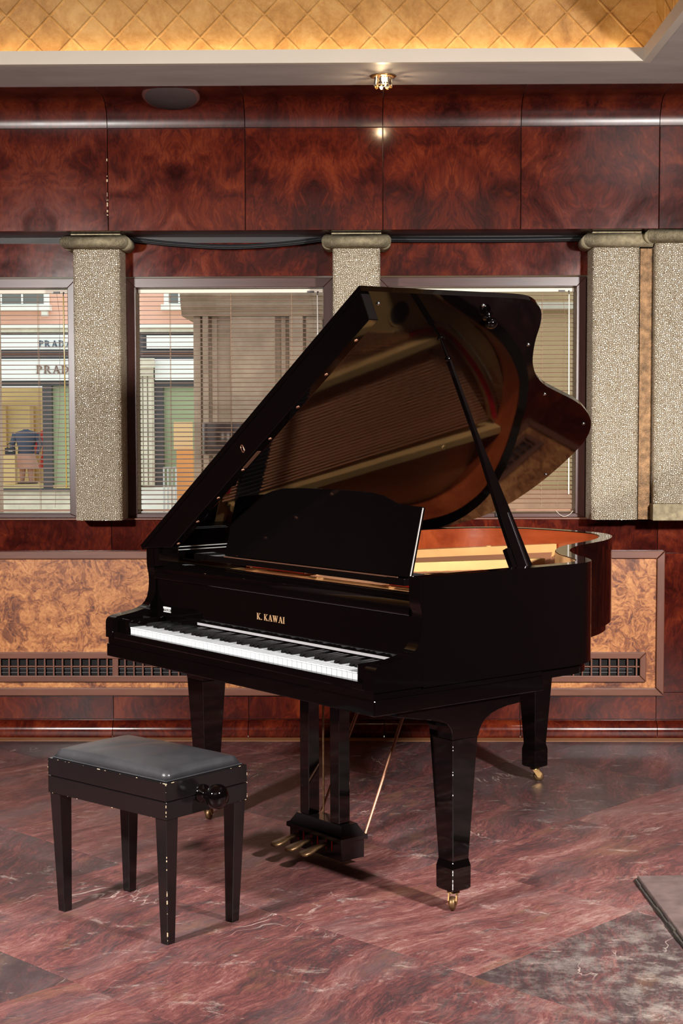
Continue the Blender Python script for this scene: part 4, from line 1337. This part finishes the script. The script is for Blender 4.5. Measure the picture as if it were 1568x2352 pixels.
# ================================================================== piano bench
SA = math.radians(-40.0)
bench = empty('piano_bench', (-0.6335, -2.5535, 0), SA)
tag(bench, 'black adjustable piano bench with worn leather seat and round side knob', 'bench')
BX, BY = 0.253, 0.157
def frame_ring(z0, z1, ox_=0.0):
    return MB().box((-BX-ox_, -BY-ox_, z0), (BX+ox_, BY+ox_, z1), 0.002)
frame_ring(0.4045, 0.4545).obj('seat_frame', BLACK2, bench)
frame_ring(0.3530, 0.4025).obj('apron_frame', BLACK2, bench)
MB().box((-BX+0.006, -BY+0.006, 0.4024), (BX-0.006, BY-0.006, 0.4046)).obj('frame_gap', BLK, bench)
for sx in (-1, 1):
    for sy in (-1, 1):
        mb = MB()
        xo, yo = sx*(BX-0.004), sy*(BY-0.004)
        xi, yi = sx*(BX-0.048), sy*(BY-0.048)
        xo2, yo2 = sx*(BX-0.018), sy*(BY-0.018)
        xi2, yi2 = sx*(BX-0.046), sy*(BY-0.046)
        mb.loft([[(xo2, yo2, 0.0), (xi2, yo2, 0.0), (xi2, yi2, 0.0), (xo2, yi2, 0.0)], [(xo, yo, 0.3528), (xi, yo, 0.3528), (xi, yi, 0.3528), (xo, yi, 0.3528)]])
        mb.obj('leg', BLACK2, bench, None, 0.0015)
# cushion: stretched leather, high in the middle, pinched at the corners, soft creases
NX, NY = 36, 24
vs = []; fs = []
cxh, cyh = BX-0.012, BY-0.012
for j in range(NY+1):
    for i in range(NX+1):
        a = -1+2*i/NX; b = -1+2*j/NY
        e = min(1-abs(a), (1-abs(b))*cyh/cxh)
        edge = min(1.0, e/0.060)
        z = 0.4548 + 0.025*(1-(1-edge)**2.0) + 0.017*max(0, (1-a*a))**0.8*max(0, (1-b*b))**0.8
        z -= 0.0035*math.exp(-((a-0.15)**2/0.05 + (b+0.10)**2/0.25)) + 0.0030*math.exp(-((a+0.35-0.25*b)**2/0.010))*max(0, 1-b*b)
        z += 0.0018*math.sin(5*a+2.2*b)*edge*(1-a*a)*(1-b*b)
        pinch = 1-0.010*(1-abs(b))*abs(a)**6
        vs.append((a*cxh*pinch, b*cyh, z))
for j in range(NY):
    for i in range(NX):
        p = j*(NX+1)+i; fs.append((p, p+1, p+NX+2, p+NX+1))
loop = [i for i in range(NX+1)] + [j*(NX+1)+NX for j in range(1, NY+1)] + [NY*(NX+1)+i for i in range(NX-1, -1, -1)] + [j*(NX+1) for j in range(NY-1, 0, -1)]
base0 = len(vs)
fs.append(tuple(loop[::-1]))
cu = MB().add(vs, fs, True)
cush = cu.obj('seat_cushion', LEATHER, bench)
# welt round the cushion
lp_ = [(-cxh-0.001, -cyh-0.001), (cxh+0.001, -cyh-0.001), (cxh+0.001, cyh+0.001), (-cxh-0.001, cyh+0.001)]
mb = MB()
for k in range(4):
    a, b = lp_[k], lp_[(k+1) % 4]
    mb.tube([(*a, 0.4570), (*b, 0.4570)], 0.0022, 8)
mb.obj('cushion_welt', LEATHER, bench)
# knobs at both ends
for s in (1, -1):
    M_ = Matrix.Translation((s*BX, -0.020 if s > 0 else -0.02, 0.4035)) @ Matrix.Rotation(s*PI/2, 4, 'Y')
    MB().lathe([(0.026, 0.0005), (0.026, 0.006), (0.015, 0.007), (0.013, 0.034), (0.022, 0.036), (0.029, 0.040), (0.032, 0.046), (0.0315, 0.051), (0.0345, 0.053), (0.0355, 0.060),
                (0.033, 0.070), (0.026, 0.079), (0.014, 0.085), (0.003, 0.086)], 30, M_).obj('height_knob', BLACK, bench)
# chipped lacquer on the edges
mb = MB(); rr = random.Random(11)
def chip_edge(p, q, n, smax=0.006):
    p = Vector(p); q = Vector(q); d = (q-p)
    for _ in range(n):
        t = rr.random(); c = p+d*t; L = rr.uniform(0.0008, smax)*rr.random()**2.2; w = rr.uniform(0.0003, 0.0010)
        dn = d.normalized()
        h_ = Vector((abs(dn.x)*L+w, abs(dn.y)*L+w, abs(dn.z)*L+w))
        mb.box(tuple(c-h_), tuple(c+h_))
e = 0.0006
chip_edge((-BX+e, -BY+e, 0.4539), (BX-e, -BY+e, 0.4539), 13)
chip_edge((BX-e, -BY+e, 0.4539), (BX-e, BY-e, 0.4539), 5)
chip_edge((BX-e, -BY+e, 0.355), (BX-e, -BY+e, 0.453), 8)
chip_edge((-BX+e, -BY+e, 0.355), (-BX+e, -BY+e, 0.453), 3)
chip_edge((-BX+e, -BY+e, 0.3535), (BX-e, -BY+e, 0.3535), 5)
chip_edge((BX-e, -BY+e, 0.3535), (BX-e, BY-e, 0.3535), 4)
chip_edge((BX-e, BY-e, 0.355), (BX-e, BY-e, 0.453), 5)
for sx, sy in ((1, -1),):
    chip_edge((sx*(BX-0.0185), sy*(BY-0.0185), 0.003), (sx*(BX-0.0045), sy*(BY-0.0045), 0.34), 9, 0.007)
tag(mb.obj('paint_chips', CHIP, bench), kind='stuff')

# ================================================================== loose marble slab at the right edge
sl = MB()
poly = [(0.846, -2.215), (0.872, -2.80), (0.905, -3.35), (1.75, -3.30), (1.72, -2.17)]
cxs = sum(p[0] for p in poly)/5; cys = sum(p[1] for p in poly)/5
q0 = [(p[0]-cxs, p[1]-cys) for p in poly]
sl.loft([[(*p, 0.0008) for p in q0], [(*p, 0.017) for p in q0], [(p[0]*0.994, p[1]*0.994, 0.0195) for p in q0]])
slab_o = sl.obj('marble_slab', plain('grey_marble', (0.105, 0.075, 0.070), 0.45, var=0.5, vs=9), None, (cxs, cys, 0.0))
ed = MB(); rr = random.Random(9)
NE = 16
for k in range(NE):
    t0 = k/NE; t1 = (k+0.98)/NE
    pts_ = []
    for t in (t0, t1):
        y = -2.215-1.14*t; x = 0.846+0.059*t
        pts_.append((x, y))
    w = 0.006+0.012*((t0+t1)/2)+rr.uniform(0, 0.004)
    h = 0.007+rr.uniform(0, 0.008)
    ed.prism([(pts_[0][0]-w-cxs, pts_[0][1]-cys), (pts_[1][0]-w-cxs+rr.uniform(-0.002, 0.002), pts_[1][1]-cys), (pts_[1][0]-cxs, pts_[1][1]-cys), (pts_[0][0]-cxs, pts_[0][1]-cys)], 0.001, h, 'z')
ed.obj('dark_edge_strip', plain('dark_slab_edge', (0.030, 0.023, 0.018), 0.95, var=0.5, vs=60), slab_o)  # uneven dark strip along the slab's left side, wider at the near end
tag(slab_o, 'loose grey marble slab with a dark uneven left edge on the floor at right', 'slab')

# ================================================================== the street outside
st = MB().box((-16, 0.5, -0.62), (8, 20.4, -0.47)).obj('street_paving', PAVE)
tag(st, kind='structure'); st.name = 'trim_3'
K = 0.00759
def fx(p): return (p-784)*K - 0.41
def fz(p): return 1.444 + (960-p)*K
FY = 20.0
fac = empty('shop_building', (-5.0, FY, -0.47))
def fbox(name, x0, y0, x1, y1, d0, d1, mat, label=None):
    """block of the street front: pixel-true width and height at the facade's real distance, depth d0..d1 in front of/behind it"""
    o = MB().box((fx(x0)+5.0, d0, fz(y1)+0.47), (fx(x1)+5.0, d1, fz(y0)+0.47)).obj(name, mat, fac)
    if label: o['label'] = label
    return o
fbox('upper_wall', -1000, 380, 470, 746, 0.0, 0.5, PINK)
fbox('cornice', -1000, 746, 470, 753, -0.10, 0.4, WHITE)
fbox('cornice', -1000, 753, 470, 763, -0.05, 0.4, STONE)
fbox('shadow_gap', -1000, 763, 470, 769, 0.05, 0.4, DARKSHOP)
fbox('sign_band', -1000, 769, 313, 802, -0.06, 0.4, SIGN)
fbox('sign_band', 340, 771, 470, 801, -0.06, 0.4, SIGN)
fbox('sign_gap', 313, 769, 340, 802, 0.02, 0.4, DARKSHOP)
fbox('awning_box', -1000, 802, 470, 823, -0.02, 0.4, DARKSHOP)
fbox('awning_slat', -1000, 811, 470, 814, -0.05, -0.02, MIDWOOD)
fbox('sign_band', -1000, 824, 313, 873, -0.10, 0.4, SIGN)
fbox('sign_band', 359, 829, 470, 873, -0.10, 0.4, SIGN)
fbox('shop_lintel', -1000, 873, 313, 885, -0.02, 0.4, DARKSHOP)
fbox('shop_lintel', 357, 873, 470, 887, -0.02, 0.4, DARKSHOP)
# upper windows
for x0, x1 in ((-40, 105), (392, 462), (-220, -100)):
    fbox('window_surround', x0-12, 640, x1+13, 702, -0.04, -0.002, WHITE)
    fbox('window_glass', x0, 648, x1, 698, -0.05, -0.0405, SHUTTER)
    for k in range(1, 3):
        xx = x0+(x1-x0)*k/3; fbox('window_bar', xx-2, 648, xx+2, 698, -0.07, -0.0505, WHITE)
    fbox('window_sill', x0-16, 702, x1+18, 714, -0.22, -0.002, WHITE)
    fbox('sill_bracket', x1-3, 714, x1+10, 727, -0.14, -0.002, WHITE)
# shop windows and piers
fbox('shop_interior', -1000, 885, 98, 1118, 1.6, 1.7, AMBER)
fbox('shop_floor', -1000, 1113, 313, 1120, 0.0, 1.7, AMBER)
for xx in (27, 71, 90, -40): fbox('shop_panel', xx, 925, xx+9, 1112, 1.45, 1.595, SHELFW)
fbox('shop_panel', -1000, 922, 98, 928, 1.40, 1.445, SHELFW)
fbox('shop_pier', 99, 885, 120, 1120, -0.04, 0.5, DARKSHOP)
fbox('shop_blind', 120, 885, 313, 1112, 0.10, 0.2, GREEN)
fbox('shop_sill', -1000, 1120, 313, 1127, -0.10, 0.5, DARKSHOP)
fbox('shop_base', -1000, 1127, 313, 1212, -0.04, 0.5, STONE)
for k in range(4): fbox('pier_moulding', 313+k*10.5, 864, 321+k*10.5, 1112, -0.20+0.03*(k % 2), 0.4, STONE)
fbox('pier_core', 313, 826, 356, 1114, -0.12, 0.4, STONE)
fbox('pier_capital', 309, 824, 361, 845, -0.30, -0.205, STONE)
fbox('pier_capital', 313, 845, 357, 864, -0.24, -0.205, STONE)
fbox('door_jamb', 356, 887, 376, 1120, -0.03, 0.5, DARKSHOP)
fbox('shop_blind', 376, 887, 560, 1118, 0.10, 0.2, GREEN)
fbox('shop_base', 313, 1118, 560, 1212, -0.08, 0.5, WHITE)
tag(fac, 'salmon pink shop building with white sign bands across the street', 'building')
def sign_text(word, x0p, ytop, ybot, wp, mat, y):
    h = (ybot-ytop)*K
    tot, polys = serif_text(word, h, 0.16, 1.15)
    sc_ = wp*K/tot
    mb = MB()
    for L in polys:
        for P in L: mb.prism([(fx(x0p)+5.0+p[0]*sc_, fz(ybot)+0.47+p[1]) for p in P], y-0.02, y+0.002, 'y')
    mb.obj('sign_lettering', mat, fac)
sign_text('PRADA', 93, 782, 797, 78, NAVY, -0.062)
sign_text('PRADA', 88, 839, 857, 98, BROWNL, -0.102)
# shop display: dressed figures, bag, boards
def manikin(px, pz0, pz1, top, bottom, label, dy=0.75):
    H = (pz1-pz0)*K
    root = empty('mannequin', (fx(px), FY+dy, fz(pz1)))
    mb = MB()
    M_ = Matrix.Scale(0.62, 4, (0, 1, 0))
    mb.lathe([(0.10, 0.48*H), (0.155, 0.56*H), (0.145, 0.66*H), (0.19, 0.80*H), (0.21, 0.90*H), (0.17, 0.955*H), (0.06, 0.985*H), (0.05, H)], 14, M_)
    mb.obj('jacket', top, root)
    for s in (-1, 1):
        MB().tube([(s*0.19, 0, 0.91*H), (s*0.25, 0, 0.72*H), (s*0.22, -0.08, 0.55*H)], [0.06, 0.05, 0.035], 8).obj('sleeve', top, root)
        MB().tube([(s*0.07, 0, 0.30*H), (s*0.075, 0, 0.15*H), (s*0.08, 0, 0.02*H)], [0.06, 0.05, 0.035], 8).obj('leg', PINKC, root)
    MB().lathe([(0.23, 0.27*H), (0.19, 0.42*H), (0.15, 0.55*H)], 14, M_).obj('skirt', bottom, root)
    MB().lathe([(0.20, 0.0), (0.20, 0.012*H)], 16).obj('base_plate', DARKSHOP, root)
    tag(root, label, 'mannequin', 'mannequins in the shop window')
manikin(42, 985, 1112, DENIM, PINKC, 'headless mannequin in dark blue jacket and pink skirt in the shop window', 0.6)
manikin(86, 984, 1112, REDC, REDC, 'headless mannequin in red coat beside the dark pier in the shop window', 1.1)
hb = empty('handbag', (fx(13), FY+0.30, fz(1045)))
MB().box((-0.085, -0.05, 0), (0.085, 0.05, 0.13), 0.01).obj('bag_body', BLK, hb)
MB().tube([(-0.05, 0, 0.128), (-0.045, 0, 0.19), (0, 0, 0.215), (0.045, 0, 0.19), (0.05, 0, 0.128)], 0.007, 6).obj('bag_handle', BLK, hb)
MB().box((-0.02, -0.056, 0.07), (0.055, -0.051, 0.09)).obj('bag_clasp', WHITE, hb)
tag(hb, 'black handbag with pale clasp on a stand in the shop window', 'handbag')
hs = MB().box((-0.10, -0.09, 0.0), (0.10, 0.09, fz(1045)-fz(1113)-0.002)).obj('display_stand', SHELFW, None, (fx(13), FY+0.30, fz(1112)-0.002))
tag(hs, 'tan display stand under the black handbag', 'stand')
bd = MB().box((-0.165, -0.02, 0), (0.165, 0.0, 0.47)).obj('display_board', BOARD, None, (fx(426), FY-0.30, fz(1030)))
tag(bd, 'tan picture board standing on the orange plinth in the street', 'board')
pd = empty('display_plinth', (fx(430), FY-0.32, -0.47))
MB().box((-0.14, -0.10, 0.0), (0.14, 0.12, fz(1030)+0.47-0.003), 0.01).obj('plinth_body', ORANGE, pd)
tag(pd, 'orange display plinth outside the shop', 'plinth')
hr = empty('steel_barrier', (fx(401), FY-0.7, -0.47))
for k in range(4): MB().tube([(-0.10+0.068*k, 0, 0), (-0.10+0.068*k, 0, fz(1071)+0.47)], 0.016, 8).obj('barrier_bar', GREYM, hr)
MB().tube([(-0.11, 0, fz(1071)+0.47), (0.115, 0, fz(1071)+0.47)], 0.017, 8).obj('barrier_rail', GREYM, hr)
tag(hr, 'small grey steel barrier in front of the green shop glass', 'barrier')

# weathered stone pilaster and tan house wall across the lane
col = empty('stone_column', (-0.755, 4.0, -0.47))
Z0 = 0.47
MB().box((-0.45, 0.0, 0.0), (0.45, 0.8, 2.20+Z0)).obj('shaft', STONE2, col)
for a, b, d in ((-0.452, -0.40, -0.03), (-0.385, -0.345, -0.05), (-0.325, -0.285, -0.02), (-0.185, 0.125, -0.045), (0.165, 0.20, -0.02), (0.225, 0.32, -0.05), (0.34, 0.452, -0.03)):
    MB().box((a, d, 0.0), (b, -0.0005, 2.16+Z0), 0.006).obj('shaft_moulding', STONE2, col)
cap_ = [(-0.05, 2.16), (-0.07, 2.19), (-0.11, 2.22), (-0.12, 2.26), (-0.16, 2.30), (-0.16, 2.55), (0.8, 2.55), (0.8, 2.16)]
MB().prism([(p[0], p[1]+Z0) for p in cap_], -0.53, 0.53, 'x').obj('capital', STONE2, col)
MB().box((-0.60, -0.0, 2.5505+Z0), (0.60, 0.8, 6.0)).obj('upper_pier', STONE2, col)
tag(col, 'tall weathered stone column with stepped moulding outside the middle window', 'column', 'stone columns outside the windows')
col2 = empty('stone_column', (-2.86, 4.0, -0.47))
MB().box((-0.30, 0.0, 0.0), (0.10, 0.8, 6.0)).obj('shaft', STONE2, col2)
tag(col2, 'weathered stone column outside beyond the left edge', 'column')
tw = empty('tan_house', (1.6, 4.3, -0.47))
MB().box((-1.85, 0.0, 0.0), (2.6, 0.6, 6.0)).obj('house_wall', TAN, tw)
MB().box((-1.855, -0.06, 2.22+Z0), (2.6, -0.0005, 2.27+Z0)).obj('string_course', STONE, tw)
MB().box((-1.30, -0.03, 0.0), (2.0, -0.0005, 0.92+Z0)).obj('wall_base', plain('pink_base_course', (0.62, 0.36, 0.24), 0.9, var=0.2, vs=4), tw)
tag(tw, 'plain tan rendered house wall outside the window behind the lid', 'wall')

# drum lanterns fixed to the columns outside
def lantern(x, y, label, yw):
    root = empty('wall_lantern', (x, y, 1.19))
    MB().lathe([(0.155, 0.0), (0.158, 0.004), (0.158, 0.222), (0.155, 0.226), (0.03, 0.228)], 32).obj('lamp_shade', LANT, root)
    MB().box((-0.02, 0.10, 0.09), (0.02, yw-y-0.001, 0.13)).obj('wall_arm', DARKSHOP, root)
    tag(root, label, 'lantern', 'drum lanterns outside')
lantern(-0.965, 3.73, 'dark bronze drum lantern outside the middle window, beside the lid edge', 3.95)
lantern(-2.70, 3.73, 'dark bronze drum lantern cut off by the left edge outside', 4.0)
